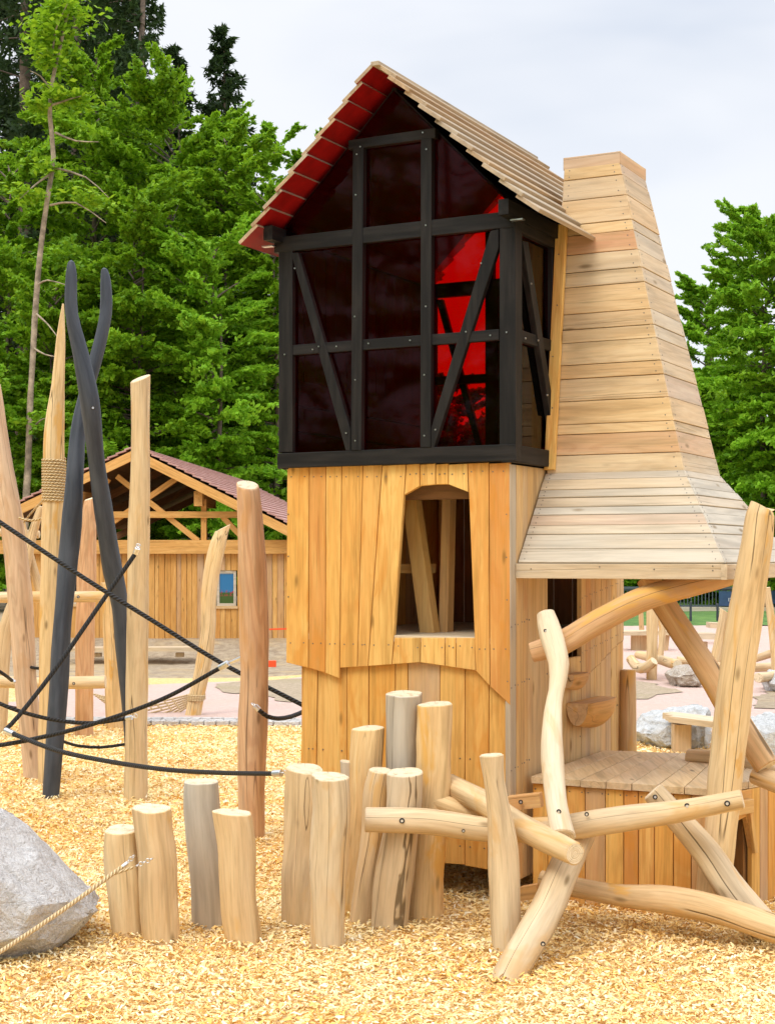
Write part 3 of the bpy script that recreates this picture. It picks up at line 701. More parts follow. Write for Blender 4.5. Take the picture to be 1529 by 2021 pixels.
mb = MB(); plank(mb, LS, [(.03, 3.165), (TD, 3.165), (TD, 3.255), (.03, 3.255)], -.02, .02, (0, 0, 0), 0, 0); mb.build('wall_plate', ['black'], T)
# red panes
RT, RZ = -.598, 3.86                        # ridge position along the front, ridge height
def pane(pl, poly, name='window_pane'):
    mb = MB(); plank(mb, pl, poly, .0, .005, (0, 0, 0), 1, 0, .0008); return mb.build(name, ['glass'], T)
pane(FR, [(-TW+.0, 2.09), (-.005, 2.09), (-.005, 3.13), (-TW+.0, 3.13)])
pane(FR, [(-TW-.005, 3.135), (-.0, 3.135), (.0, 3.235), (RT, RZ-.035), (-TW-.005, 3.235)], 'gable_pane')
pane(SD, [(.02, 2.10), (.52, 2.10), (.52, 3.12), (.02, 3.12)])
pane(BK, [(-TW, 2.09), (-.005, 2.09), (-.005, 3.13), (-TW, 3.13)])
pane(BK, [(-TW-.005, 3.135), (-.0, 3.135), (.0, 3.235), (RT, RZ-.035), (-TW-.005, 3.235)], 'gable_pane')
mb = MB()
for q in range(14): plank(mb, LS, [(.02+q*.111, 2.10), (.02+(q+1)*.111, 2.10), (.02+(q+1)*.111, 3.16), (.02+q*.111, 3.16)], .0, .02, (.5, 0, 0), 1)
mb.build('left_boards', ['black', 'screw'], T)
for x, y in ((580, 884), (977, 871)): pass
# roof
roof = MB(); S0, S1 = -.20, TD+.16
def slope(sgn, half, drop):
    n = 10; dirv = (-U_*sgn*half-Z_*drop); Ls = dirv.length; dv = dirv.normalized()
    nrm = dv.cross(V_) if sgn < 0 else V_.cross(dv)
    if nrm.z < 0: nrm = -nrm
    O = W3(RT, 0, RZ+.02)
    for i in range(n):
        e = Ls/n; a0 = i*e-.012; a1 = (i+1)*e+.012
        tilt = .020
        d2 = (dv*(a1-a0)+nrm*tilt).normalized(); n2 = nrm-d2*nrm.dot(d2); n2.normalize()
        pl = Plane(O+dv*a0+nrm*(.004), V_, d2, n2)
        s0 = S0+rnd(-.012, .012); s1 = S1+rnd(-.03, .03)
        w_right = (RT+(-1)*0)+sgn*half*(a1/Ls)
        if sgn > 0 and RT+half*(a1/Ls) > .045: s1 = .575+rnd(-.006, .006)
        if i == 9 and sgn > 0: s0 -= .0
        plank(roof, pl, [(s0, 0), (s1, 0), (s1, a1-a0), (s0, a1-a0)], .018, .019, (rnd(0, 1), rnd(.2, .7), rnd(0, .4)), 0, 0, .003, 0, 1 if sgn < 0 or i < 2 else 2)
slope(1, .789, .765); slope(-1, .718, .765)
rc = roof
plank(rc, Plane(W3(RT, 0, RZ+.042), V_, -U_, Z_), [(S0-.01, -.012), (S1, -.012), (S1, .03), (S0-.01, .03)], .0, .02, (.4, .7, 0), 0, 0)
RO = roof.build('roof', ['shingle', 'redpaint', 'black'], T)
mb = MB()                                   # ceiling lining and rafters
for sgn, half in ((1, .66), (-1, .66)):
    dv = (-U_*sgn-Z_).normalized(); n = V_.cross(dv); n = n if n.z > 0 else -n
    pl = Plane(W3(RT, 0, RZ-.018), V_, dv, n)
    plank(mb, pl, [(.0, .0), (TD, .0), (TD, .86), (.0, .86)], -.006, .012, (0, 0, 0), 0, 0)
mb.build('ceiling', ['black'], RO)
for sgn in (1, -1):
    for zz, hh in ((3.20, .62),):
        for s0 in (S0+.09,):
            mb = MB(); c = W3(RT+sgn*hh, TD/2, zz-.02); beam(mb, c+V_*(-(TD/2)-.13), c+V_*(TD/2 - (1.0 if sgn > 0 else 0)), .05, .07); mb.build('purlin', ['black'], RO)
for sgn in (1, -1):                         # steel straps seen at the eaves
    mb = MB(); c = W3(RT+sgn*.66, -.06, 3.13); beam(mb, c-U_*.03*sgn, c+U_*.03*sgn, .03, .008, mi=0, tn=(0, 0, 0)); mb.build('eave_bracket', ['metal'], RO)

# chimney: hood, stack, cap
CH = MB()
def quad_boards(mb, bl, br, tr, tl, n, outn, th=.022, jit=.35, gr=.45, red=.3, tn0=None, ov=None):
    bl, br, tr, tl = map(Vector, (bl, br, tr, tl)); fr = [0]
    ww = [1+rnd(-jit, jit) for _ in range(n)] if not isinstance(n, list) else n
    tot = sum(ww)
    for x in ww: fr.append(fr[-1]+x/tot)
    nrm = (br-bl).cross(tl-bl).normalized(); nrm = nrm if nrm.dot(outn) > 0 else -nrm
    for i in range(len(ww)):
        f0, f1 = fr[i], fr[i+1]
        a0 = bl.lerp(tl, f0); b0 = br.lerp(tr, f0); a1 = bl.lerp(tl, f1); b1 = br.lerp(tr, f1)
        A = (b0-a0).normalized(); B = nrm.cross(A); B = B if B.dot(a1-a0) > 0 else -B
        pl = Plane(a0, A, B, nrm); q = [((v-a0).dot(A), (v-a0).dot(B)) for v in (a0, b0, b1, a1)]
        t = (rnd(0, 1), max(0, gr+rnd(-.25, .25)), rnd(.4, .95) if random.random() < red else rnd(0, .15))
        d = rnd(0, .005); plank(mb, pl, q, d, th, t, 0, .0016, .002)
        w_ = (b0-a0).length
        for e in (.03, w_-.035):
            for bb in (.25, .75):
                hh = q[2][1]*bb; shift = (q[3][0]*bb if e < .1 else (q[2][0]-q[1][0])*bb)
                disc(mb, pl.w(e+shift, hh, d), nrm, .0036, .0012, 1, 6)
st0 = dict(w0=.012, w1=.69, s0=.43, s1=1.04, z=2.0); st1 = dict(w0=.05, w1=.333, s0=.56, s1=.95, z=3.50)
ww = [1+.35*math.sin(i*2.3)+.15*math.sin(i*5.1) for i in range(17)]
def cr(d, a, b): return W3(d['w'+a], d['s'+b], d['z'])
random.seed(21)
quad_boards(CH, cr(st0, '0', '0'), cr(st0, '1', '0'), cr(st1, '1', '0'), cr(st1, '0', '0'), ww, -V_, gr=.2, red=.22)
quad_boards(CH, cr(st0, '1', '0'), cr(st0, '1', '1'), cr(st1, '1', '1'), cr(st1, '1', '0'), ww, -U_, gr=.5, red=.3)
quad_boards(CH, cr(st0, '1', '1'), cr(st0, '0', '1'), cr(st1, '0', '1'), cr(st1, '1', '1'), ww, V_, gr=.4)
quad_boards(CH, cr(st0, '0', '1'), cr(st0, '0', '0'), cr(st1, '0', '0'), cr(st1, '0', '1'), ww, U_, gr=.3)
chim = CH.build('chimney', ['roofw', 'screw'], T)
mb = MB(); cw0, cw1, cs0, cs1 = .046, .337, .556, .954
for a, b, c, d, n in (((cw0, cs0), (cw1, cs0), 0, 0, -V_), ((cw1, cs0), (cw1, cs1), 0, 0, -U_), ((cw1, cs1), (cw0, cs1), 0, 0, V_), ((cw0, cs1), (cw0, cs0), 0, 0, U_)):
    p = W3(*a, 3.49); q = W3(*b, 3.49); A = (q-p).normalized(); pl = Plane(p, A, Z_, n); l = (q-p).length
    plank(mb, pl, [(0, 0), (l, 0), (l, .062), (0, .062)], 0, .02, (.7, .3, .6), 0, .001)
mb.build('chimney_cap', ['roofw'], chim)
mb = MB()                                    # inner dark lid a little below the rim
plank(mb, HZ, [(.07, .58), (.31, .58), (.31, .93), (.07, .93)], 3.47, .02, (.5, .5, 0), 0); mb.build('chimney_lid', ['darkw'], chim)
mb = MB()                                    # upright light plank on the stack's left edge
p0 = W3(.005, .40, 2.02); p1 = W3(.030, .49, 3.2)
A = -U_; B = (p1-p0).normalized(); N = B.cross(A); N = N if N.dot(-V_) > 0 else -N
plank(mb, Plane(p0, A, B, N), [(0, 0), (.055, 0), (.058, 1.2), (0, 1.2)], 0, .025, (.1, 0, .1), 1); 
screws(mb, Plane(p0, A, B, N), [(.025, .03), (.03, .3), (.02, .55), (.03, .8), (.025, 1.05)], 0)
mb.build('corner_board', ['clad', 'screw'], chim)
mb = MB(); random.seed(5)
e0, e1, ew = .08, 1.45, .976
hb = [1.25, 1.35, .85, 1.0, .75, .9, .75, 1.0, .7]
quad_boards(mb, W3(0.005, e0, 1.575), W3(ew, e0, 1.575), W3(.69, .425, 2.005), W3(.005, .425, 2.005), hb, -V_, gr=.75, red=.15)
quad_boards(mb, W3(ew, e0, 1.575), W3(ew, e1, 1.575), W3(.69, 1.045, 2.005), W3(.69, .425, 2.005), hb, -U_, gr=.85, red=.05)
quad_boards(mb, W3(ew, e1, 1.575), W3(.005, e1, 1.575), W3(.005, 1.045, 2.005), W3(.69, 1.045, 2.005), hb, V_, gr=.6)
hood = mb.build('hood', ['roofw', 'screw'], T)
mb = MB()
for a, b, n in (((.0, e0-.006), (ew-.001, e0-.006), -V_), ((ew+.006, e0-.03), (ew+.006, e1), -U_), ((ew, e1+.006), (.0, e1+.006), V_)):
    p = W3(*a, 1.502); q = W3(*b, 1.502); A = (q-p).normalized(); l = (q-p).length
    plank(mb, Plane(p, A, Z_, n), [(0, 0), (l, 0), (l, .070), (0, .070)], .012, .028, (.4, .55, .1), 0, .001)
    screws(mb, Plane(p, A, Z_, n), [(l*.08, .045), (l*.42, .055), (l*.68, .045), (l*.95, .04), (l*.95, .06)], .012)
mb.build('fascia', ['roofw', 'screw'], hood)
mb = MB()
for q in range(9):
    s0 = e0+.03+q*(e1-e0-.06)/9; s1 = s0+(e1-e0-.06)/9
    plank(mb, HZ, [(.01, s0), (ew-.03, s0), (ew-.03, s1), (.01, s1)], 1.56, .02, tone(.3, .2), 0)
mb.build('soffit', ['roofw'], hood)
# half-log steps on the side wall
def halflog(x0, x1, y0, y1):
    mb = MB(); s0, zt = SD.hit(x0, y0, 0); s1, zb = SD.hit(x1, y1, 0); n = 14; r = (zt-zb)
    off = Vector((rnd(0, 20), 0, 0)); ri = []
    for t in np.linspace(0, 1, 7):
        rr = r*(.72+.28*math.sin(math.pi*(.1+.8*t)))
        ring = []
        for k in range(n+1):
            a = math.pi*k/n; d = rr*1.35*math.sin(a)*.9; z = zt-rr*abs(math.sin(a))**.8*.95 if 0 < k < n else zt
            dd = rr*.95*(1-math.cos(a))/2
            p = SD.w(s0+(s1-s0)*t+ (.03*(1-t))*(dd/r-.8), zt-rr*math.sin(a), dd)
            ring.append(mb.vert(p, Vector((dd, z, t*.2))+off, (.6, .1, .6), (dd-.05, z-zt, 0)))
        ri.append(ring)
    for i in range(6):
        for k in range(n): mb.face([ri[i][k], ri[i+1][k], ri[i+1][k+1], ri[i][k+1]], 0, True)
        mb.face([ri[i][0], ri[i][n], ri[i+1][n], ri[i+1][0]], 1)
    mb.face(ri[0], 1); mb.face(ri[-1][::-1], 1)
    bm = bmesh.new(); o = mb.build('step', ['clad', 'log'], T); bm.from_mesh(o.data); bmesh.ops.recalc_face_normals(bm, faces=bm.faces[:]); bm.to_mesh(o.data); bm.free()
halflog(1120, 1178, 1387, 1426); halflog(1108, 1138, 1331, 1358)

# ------------------------------------------------------------------ side deck box with tunnel arch
ZD = .58
DK = thing('side_deck', 'low wooden deck with board clad front and arched tunnel hole right of tower', 'deck', P(1250, 1700, 7.3)*1.0)
DK.location.z = 0; DK['_o'] = [DK.location.x, DK.location.y, 0]
def DP(x, y): Y = (EYE-ZD)*F/(y-HY); return Vector(((x-CX)*Y/F, Y, 0))
a_, b_, c_ = DP(1050, 1531), DP(1404, 1556), None
bdir = Vector((.70, .71, 0)).normalized(); c_ = b_+bdir*.75; 
back_r = c_+V_*.6; back_l = W3(.01, 1.25, 0); back_l.z = 0
mb = MB(); n = 11; LV = Plane((0, 0, 0), (1, 0, 0), (0, 1, 0), (0, 0, 1))
front = [a_.lerp(b_, i/7) for i in range(8)]; 
bk = [back_l.lerp(back_r, i/7*.62) for i in range(8)]
for i in range(7):
    q = [front[i]+(front[i]-bk[i]).normalized()*(.02+rnd(-.004, .004)), front[i+1]+(front[i+1]-bk[i+1]).normalized()*(.02+rnd(-.004, .004)), bk[i+1], bk[i]]
    plank(mb, LV, [(v.x, v.y) for v in q], ZD+rnd(-.001, .001), .032, (rnd(.3, 1), .25, rnd(0, .3)), 1)
q = [b_, c_, back_r, bk[7]]
pr = [b_.lerp(c_, i/5) for i in range(6)]; pb = [bk[7].lerp(back_r, i/5) for i in range(6)]
for i in range(5): plank(mb, LV, [(v.x, v.y) for v in (pr[i], pr[i+1], pb[i+1], pb[i])], ZD+rnd(-.001, .001), .032, (rnd(.3, 1), .25, .1), 1)
mb.build('deck_top', ['roofw'], DK)
mb = MB(); A = (b_-a_).normalized(); N = Vector((A.y, -A.x, 0)); pl = Plane(a_, A, Z_, N); l = (b_-a_).length; k = 0
bl = [.06, .075, .072, .078, .07, .055, .06, .07, .065, .075]; tot = sum(bl); k = 0
for x in bl:
    k2 = k+x/tot*l; plank(mb, pl, [(k, -.05), (k2, -.05), (k2, ZD-.034), (k, ZD-.034)], rnd(-.003, .001), .024, tone(.4), 1)
    screws(mb, pl, [(k+.015, ZD-.06), (k2-.015, ZD-.06)], 0); k = k2
mb.build('front_boards', ['clad', 'screw'], DK)
mb = MB(); A = bdir; N = Vector((A.y, -A.x, 0)); pl = Plane(b_, A, Z_, N); l = .75
hole = (.10, .33, .35)                       # tunnel hole from-to along the face, height
for x0, x1, z0, z1l, z1r in ((0, .05, -.05, 0, 0), (.05, .10, -.05, 0, 0)):
    plank(mb, pl, [(x0, -.05), (x1, -.05), (x1, ZD-.034), (x0, ZD-.034)], 0, .024, tone(.2, .2), 1)
plank(mb, pl, [(.10, .27), (.145, .40), (.28, .42), (.33, .27), (.33, ZD-.034), (.10, ZD-.034)], 0, .024, tone(.2, .2), 0)
x = .33
while x < l-.01:
    x1 = min(l, x+.07); plank(mb, pl, [(x, -.05), (x1, -.05), (x1, ZD-.034), (x, ZD-.034)], rnd(-.002, .002), .024, tone(.4), 1); x = x1
plank(mb, pl, [(.07, .44), (.30, .44), (.30, .505), (.07, .505)], .03, .028, (.2, .2, .1), 0)
plank(mb, pl, [(.325, .25), (.355, .25), (.31, .45), (.28, .44)], .02, .018, (.2, .2, .1), 1)
mb.build('tunnel_face', ['clad', 'screw'], DK)
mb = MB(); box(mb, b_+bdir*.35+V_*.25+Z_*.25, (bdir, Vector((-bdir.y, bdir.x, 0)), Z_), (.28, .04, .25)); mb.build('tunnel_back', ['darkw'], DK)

# small square beams at the tower's foot
for nm, x0, y0, x1, y1, Y, lab in (('beam', 1004, 1585, 1068, 1578, 6.98, 'short square beam end with bolt between the tower corner and curved log'),
                              ('foot_beam', 1030, 1763, 1066, 1757, 7.05, 'short square beam lying in the chips at the tower corner')):
    mb = MB(); a = P(x0, y0, Y); b = P(x1, y1, Y-.05); d = (b-a); beam(mb, a, b, .06, .062, tn=(.5, .2, .4))
    ob = mb.build(nm, ['clad', 'end'], origin=a); tag(ob, lab, 'beam')
    if nm == 'beam': log_bolts(ob, [(1027, 1583, Y-.065, 9)])

# ------------------------------------------------------------------ climbing logs in front of the tower
CF = thing('climbing_logs', 'tangle of bolted peeled logs for climbing in front of tower and deck', 'climbing frame', Vector((1.0, 6.6, 0)))
def clog(pts, bolts=(), mat='log', name='log', tn=None, tip0=None, tip1=None, rough=.09, root=CF, label=None):
    mb = MB(); tube(mb, L(pts), tn=tn or (rnd(.1, .6), rnd(.15, .45), rnd(0, .2)), tip0=tip0, tip1=tip1, rough=rough)
    o = mb.build(name, [mat, 'end'], root)
    if label: o['label'] = label
    log_bolts(o, bolts); return o
clog([(722, 1619, 6.66, 46), (840, 1622, 6.66, 48), (960, 1638, 6.66, 50), (1080, 1638, 6.66, 52), (1200, 1620, 6.62, 52), (1330, 1603, 6.55, 46), (1463, 1578, 6.48, 40)],
     [(793, 1620, 6.605, 11), (914, 1640, 6.60, 7), (1157, 1607, 6.575, 9), (1355, 1591, 6.50, 12), (1434, 1586, 6.445, 12)], tn=(.2, .3, .1))
clog([(970, 1491, 6.40, 50), (974, 1540, 6.40, 44), (983, 1600, 6.40, 48), (992, 1680, 6.40, 58), (996, 1780, 6.38, 57), (1003, 1920, 6.36, 56)], tn=(.2, .4, .05))
clog([(884, 1548, 6.98, 44), (960, 1588, 6.72, 46), (1050, 1642, 6.48, 50), (1112, 1674, 6.34, 50), (1133, 1684, 6.28, 49)], tn=(.1, .2, .05))
clog([(832, 1573, 6.90, 34), (890, 1592, 6.86, 36), (965, 1618, 6.84, 30)], tn=(.2, 0, .1), label='small yellow log stub pointing left')
clog([(1150, 1640, 6.78, 56), (1105, 1730, 6.50, 62), (1065, 1820, 6.26, 66), (1015, 1905, 6.04, 66), (990, 1950, 5.95, 60)], [(1071, 1863, 6.07, 10)], tn=(.3, .4, .05))
clog([(1066, 1735, 6.92, 34), (1130, 1750, 6.86, 40), (1230, 1768, 6.72, 42), (1330, 1778, 6.60, 56), (1430, 1800, 6.48, 58), (1560, 1845, 6.36, 56)], tn=(.3, .1, .3))
clog([(1288, 1563, 6.74, 44), (1330, 1610, 6.72, 48), (1395, 1685, 6.68, 58), (1450, 1765, 6.62, 62), (1545, 1880, 6.56, 62)], [(1292, 1573, 6.69, 10)], tn=(.2, .35, .1))
clog([(1076, 1210, 6.98, 33), (1086, 1250, 6.94, 44), (1102, 1310, 6.86, 40), (1097, 1365, 6.80, 30), (1090, 1410, 6.74, 36), (1090, 1500, 6.62, 47), (1098, 1590, 6.48, 44), (1112, 1650, 6.40, 47)],
     [(1076, 1245, 6.90, 8), (1102, 1602, 6.415, 10)], mat='pale', tn=(.1, .35, .0), tip1=(0, -.75, -.66))
clog([(1049, 1288, 7.08, 40), (1110, 1268, 7.06, 50), (1180, 1226, 7.03, 52), (1260, 1185, 7.02, 50), (1340, 1160, 7.06, 46), (1450, 1132, 7.12, 40)], tn=(.9, 0, .75), mat='log')
clog([(1275, 1140, 7.32, 46), (1340, 1240, 7.26, 48), (1400, 1330, 7.16, 50), (1450, 1415, 7.06, 52), (1512, 1512, 6.95, 50)], tn=(.9, .1, .6))
clog([(1400, 1860, 6.84, 66), (1408, 1750, 6.84, 66), (1430, 1550, 6.82, 66), (1450, 1350, 6.78, 72), (1475, 1180, 6.74, 64), (1500, 1015, 6.70, 54), (1504, 1008, 6.70, 46)], tn=(.15, .15, .05), name='post')
clog([(1490, 1530, 7.0, 38), (1540, 1548, 6.9, 40), (1600, 1560, 6.8, 40)], tn=(.4, .3, .3))
clog([(1360, 1493, 7.9, 30), (1450, 1500, 7.7, 32), (1540, 1530, 7.5, 34)], tn=(.4, .3, .3))

# ------------------------------------------------------------------ stump posts
stumps = [
 ((240, 1638), (254, 1895), 66, 6.62, 'log', (.3, .15, .0), 'short tan stump post at the far left of the row beside the boulder'),
 ((299, 1596), (324, 1895), 70, 6.56, 'log', (.3, .15, .15), 'tan leaning stump post carrying the rope chain, second from the left'),
 ((397, 1543), (418, 1860), 66, 6.84, 'log', (.4, .85, .0), 'grey weathered stump post standing behind a shorter one'),
 ((459, 1604), (482, 1895), 76, 6.57, 'log', (.2, .12, .1), 'pale stump post in front of the grey weathered one'),
 ((604, 1518), (592, 1860), 76, 6.86, 'log', (.4, .3, .05), 'wide tan stump post where the long black rope ends'),
 ((650, 1533), (647, 1905), 71, 6.46, 'log', (.1, .4, .0), 'pale cracked stump post nearest the viewer in the middle of the row'),
 ((682, 1503), (690, 1860), 24, 7.05, 'log', (.3, .7, .0), 'thin grey stump post half hidden in the row'),
 ((727, 1438), (702, 1850), 62, 7.04, 'log', (.5, 0, .1), 'tall yellow stump post left of the grey topped one'),
 ((752, 1521), (712, 1850), 50, 6.86, 'log', (.3, .2, .2), 'narrow pinkish stump post leaning in front of the tall yellow one'),
 ((797, 1370), (790, 1850), 68, 7.02, 'log', (.5, .8, .1), 'tallest stump post with grey weathered upper half'),
 ((800, 1525), (766, 1850), 73, 6.76, 'log', (.3, .5, .1), 'leaning grey brown stump post crossed by the long log'),
 ((859, 1390), (838, 1850), 72, 6.92, 'log', (.3, .05, .1), 'thick golden stump post nearest the tower front'),
]
for i, (a, b, w_, Y, mat, tn, lab) in enumerate(stumps):
    random.seed(100+i); mb = MB(); p = []
    for k, t in enumerate((0, .15, .35, .6, .85, 1)):
        wob = 0 if k in (0, 5) else rnd(-3, 3)
        p.append((a[0]*(1-t)+b[0]*t+wob, a[1]*(1-t)+b[1]*t, Y, w_*(1+rnd(-.04, .05)) if k else w_*.99))
    pts = L(p)
    tube(mb, pts, seg=28, step=.035, rough=.11, tn=tn, tip0=(rnd(-.12, .12), rnd(-.16, .0), 1), bev=.004)
    o = mb.build('stump_post', [mat, 'end'], origin=Vector((pts[-1][0], pts[-1][1], 0))); tag(o, lab, 'stump post', 'stump posts standing in a row before the tower')
# ------------------------------------------------------------------ tall posts
def post(pts, lab, mat='log', tn=(.2, .2, .1), tip0=None, group='tall standing poles', name='pole', rough=.06, cat='pole', seg=20):
    mb = MB(); q = L(pts); tube(mb, q, tn=tn, tip0=tip0, rough=rough, step=.08, seg=seg)
    o = mb.build(name, [mat, 'end'], origin=Vector((q[-1][0], q[-1][1], 0))); return tag(o, lab, cat, group)
post([(277, 748, 10.4, 37), (277, 900, 10.4, 37), (274, 1100, 10.4, 43), (271, 1300, 10.4, 44), (268, 1620, 10.4, 46)], 'tall straight pale pole right of the black crossed poles', tip0=(-.35, -.35, 1), tn=(.1, .3, 0))
post([(489, 958, 8.9, 44), (493, 1000, 8.9, 50), (500, 1150, 8.9, 58), (502, 1300, 8.9, 58), (498, 1500, 8.9, 55), (497, 1710, 8.9, 50)], 'thick reddish brown pole left of the tower', mat='pink', tn=(.3, .15, .3), tip0=(.1, -.45, 1))
RP = thing('rope_bound_pole', 'pointed pale pole bound with tan rope behind the black poles', 'pole', Vector((P(98, 1500, 11.2).x, 11.2, 0)), 'tall standing poles')
mb = MB(); tube(mb, L([(125, 600, 11.2, 4), (121, 660, 11.2, 16), (115, 760, 11.2, 26), (107, 850, 11.2, 40), (107, 950, 11.2, 42), (105, 1050, 11.2, 44), (100, 1250, 11.2, 42), (97, 1560, 11.2, 42)]), tn=(.05, .1, 0), step=.08); mb.build('shaft', ['log', 'end'], RP)
mb = MB(); hp = []
for k in range(15*14):
    a = k/14*2*math.pi; y = 905+(k/(15*14))*84; c = P(107, y, 11.2); hp.append((c.x+math.cos(a)*.079, c.y+math.sin(a)*.079, c.z, .0095))
tube(mb, hp, seg=6, step=.5, rough=0, emi=0); mb.build('rope_binding', ['tanrope', 'tanrope'], RP)
post([(-12, 760, 11.4, 26), (3, 880, 11.4, 34), (20, 1000, 11.4, 44), (38, 1150, 11.4, 46), (52, 1350, 11.4, 44), (72, 1570, 11.4, 42)], 'leaning pinkish pole at the left picture edge', mat='pink', tn=(.0, .35, .05))
post([(178, 985, 14.2, 22), (174, 1050, 14.2, 32), (170, 1200, 14.2, 38), (165, 1480, 14.2, 36)], 'reddish pole standing between the black crossed poles', mat='pink', tn=(.2, 0, .5), tip0=(-.3, -.2, 1))
post([(216, 1150, 14.8, 32), (222, 1260, 14.8, 34), (228, 1450, 14.8, 36)], 'short pale pole behind the right black leg', tn=(.1, 0, .0))
RB = thing('curved_pole', 'curved pale pole in the path in front of the shed window', 'pole', Vector((P(385, 1410, 15.9).x, 15.9, 0)), 'tall standing poles')
mb = MB(); tube(mb, L([(441, 1042, 15.9, 22), (428, 1085, 15.9, 32), (414, 1160, 15.9, 31), (411, 1240, 15.9, 29), (402, 1310, 15.9, 32), (388, 1375, 15.9, 30), (378, 1430, 15.9, 32)]), tn=(.1, .1, 0), tip0=(-.5, -.1, 1)); mb.build('shaft', ['log', 'end'], RB)
mb = MB(); hp = []
for k in range(4*12):
    a = k/12*2*math.pi; y = 1370+(k/48)*12; c = P(388, y, 15.9); hp.append((c.x+math.cos(a)*.085, c.y+math.sin(a)*.085, c.z, .01))
tube(mb, hp, seg=6, step=.5, rough=0, emi=0); mb.build('rope_binding', ['tanrope', 'tanrope'], RB)
# black tongs
BT = thing('black_crossed_poles', 'pair of dark slate painted poles crossed like tongs', 'sculpture', Vector((P(175, 1570, 10.6).x, 10.6, 0)))
mb = MB(); tube(mb, L([(141, 517, 10.38, 12), (141, 540, 10.38, 21), (142, 620, 10.38, 25), (160, 700, 10.40, 31), (178, 790, 10.42, 38), (190, 900, 10.5, 34), (206, 1020, 10.6, 36), (224, 1130, 10.7, 40), (238, 1200, 10.75, 34), (249, 1320, 10.8, 34), (262, 1440, 10.85, 34), (272, 1600, 10.9, 34)]), tn=(0, 0, 0), step=.07, emi=0, bev=.02, rough=.05)
o1_ = mb.build('pole', ['tongs'], BT); log_bolts(o1_, [(184, 805, 10.3, 9)])
mb = MB(); tube(mb, L([(206, 532, 10.75, 12), (209, 556, 10.75, 20), (209, 620, 10.75, 24), (192, 700, 10.73, 26), (170, 780, 10.70, 28), (155, 850, 10.65, 30), (148, 950, 10.6, 36), (138, 1080, 10.6, 40), (126, 1200, 10.57, 36), (116, 1360, 10.54, 38), (106, 1500, 10.5, 34), (98, 1610, 10.5, 34)]), tn=(0, 0, 0), step=.07, emi=0, bev=.02, rough=.05)
mb.build('pole', ['tongs'], BT)

# ------------------------------------------------------------------ ropes
def rope(pts, lab, mat='rope', sleeves=(), name='rope', group='black climbing ropes', wpx=9):
    q = L([(x, y, Y, wpx*(10/Y if False else 1)) for x, y, Y in pts]); mb = MB()
    tube(mb, q, seg=10, step=.06, rough=0, emi=0, bev=.002)
    o = mb.build(name, [mat], origin=Vector(q[0][:3])); tag(o, lab, 'rope', group)
    for (x0, y0, Y0, x1, y1, Y1, w_) in sleeves:
        m2 = MB(); tube(m2, L([(x0, y0, Y0, w_), (x1, y1, Y1, w_)]), seg=12, step=.2, rough=0, emi=0, bev=.002)
        m2.build('sleeve', ['metal'], o)
    return o
def chain(o, p, q, n=4, w_=9):
    mb = MB(); p = P(*p); q = P(*q); r = w_*.5*p.y/F
    for i in range(n):
        c = p.lerp(q, (i+.5)/n); ln = (q-p).length/n*.75; d = (q-p).normalized(); sd_ = d.cross(Vector((0, 1, 0) if i % 2 else (0, .3, 1))).normalized()
        ring = [(*(c+d*math.cos(a)*ln*.75+sd_*math.sin(a)*r), r*.25) for a in np.linspace(0, 6.283, 13)]
        tube(mb, ring, seg=6, step=1, rough=0, emi=0, bev=.0005)
    mb.build('chain', ['metal'], o)
rope([(-60, 990, 9.6), (150, 1130, 9.5), (300, 1224, 9.45), (440, 1310, 9.4), (600, 1393, 9.3)], 'long straight black rope running diagonally down to the tower', wpx=9)
o = rope([(-20, 1474, 9.7), (60, 1460, 9.6), (180, 1430, 9.4), (320, 1380, 9.2), (437, 1317, 9.05)], 'black rope rising to the steel coupling on the reddish pole', sleeves=[(434, 1318, 9.05, 450, 1309, 9.03, 13)])
mb = MB(); tube(mb, L([(453, 1308, 9.03, 6), (480, 1297, 8.95, 9), (490, 1294, 8.93, 9)]), seg=10, rough=0, emi=0); mb.build('turnbuckle', ['metal'], o)
o = rope([(266, 1095, 10.2), (200, 1190, 10.1), (110, 1320, 9.9), (40, 1410, 9.75), (12, 1440, 9.7)], 'black rope climbing steeply to the tall straight pole', sleeves=[(268, 1092, 10.2, 272, 1082, 10.18, 11)]); chain(o, (272, 1082, 10.16), (274, 1074, 10.16), 2, 8)
o = rope([(-20, 1380, 9.9), (40, 1404, 9.95), (110, 1421, 10.1), (180, 1427, 10.2), (250, 1418, 10.2)], 'sagging black rope ending on the straight pole', sleeves=[(250, 1418, 10.2, 260, 1416, 10.18, 10)], wpx=8); chain(o, (260, 1416, 10.17), (271, 1412, 10.15), 2, 8)
o = rope([(28, 1449, 9.6), (110, 1480, 9.2), (200, 1500, 8.8), (320, 1518, 8.2), (430, 1525, 7.6), (540, 1527, 7.0)], 'lowest long black rope curving to the wide tan stump', sleeves=[(540, 1527, 7.0, 555, 1526, 6.97, 14), (12, 1442, 9.65, 28, 1449, 9.6, 13)], wpx=9.5); chain(o, (555, 1526, 6.96), (570, 1523, 6.9), 3, 8)
o = rope([(512, 1402, 8.66), (528, 1414, 8.7), (550, 1418, 8.8), (575, 1414, 8.95), (600, 1404, 9.1)], 'short drooping black rope between reddish pole and tower', sleeves=[(503, 1393, 8.66, 511, 1401, 8.66, 11)]); chain(o, (498, 1388, 8.68), (504, 1394, 8.66), 1, 9)
rope([(124, 1463, 10.5), (155, 1472, 10.7), (200, 1475, 10.8), (246, 1469, 10.8)], 'thin black rope hanging between the two black poles', wpx=6)
rope([(62, 1317, 11.3), (78, 1319, 11.4), (92, 1310, 11.4), (98, 1296, 11.4)], 'small hooked black rope loop between the left poles', wpx=6)
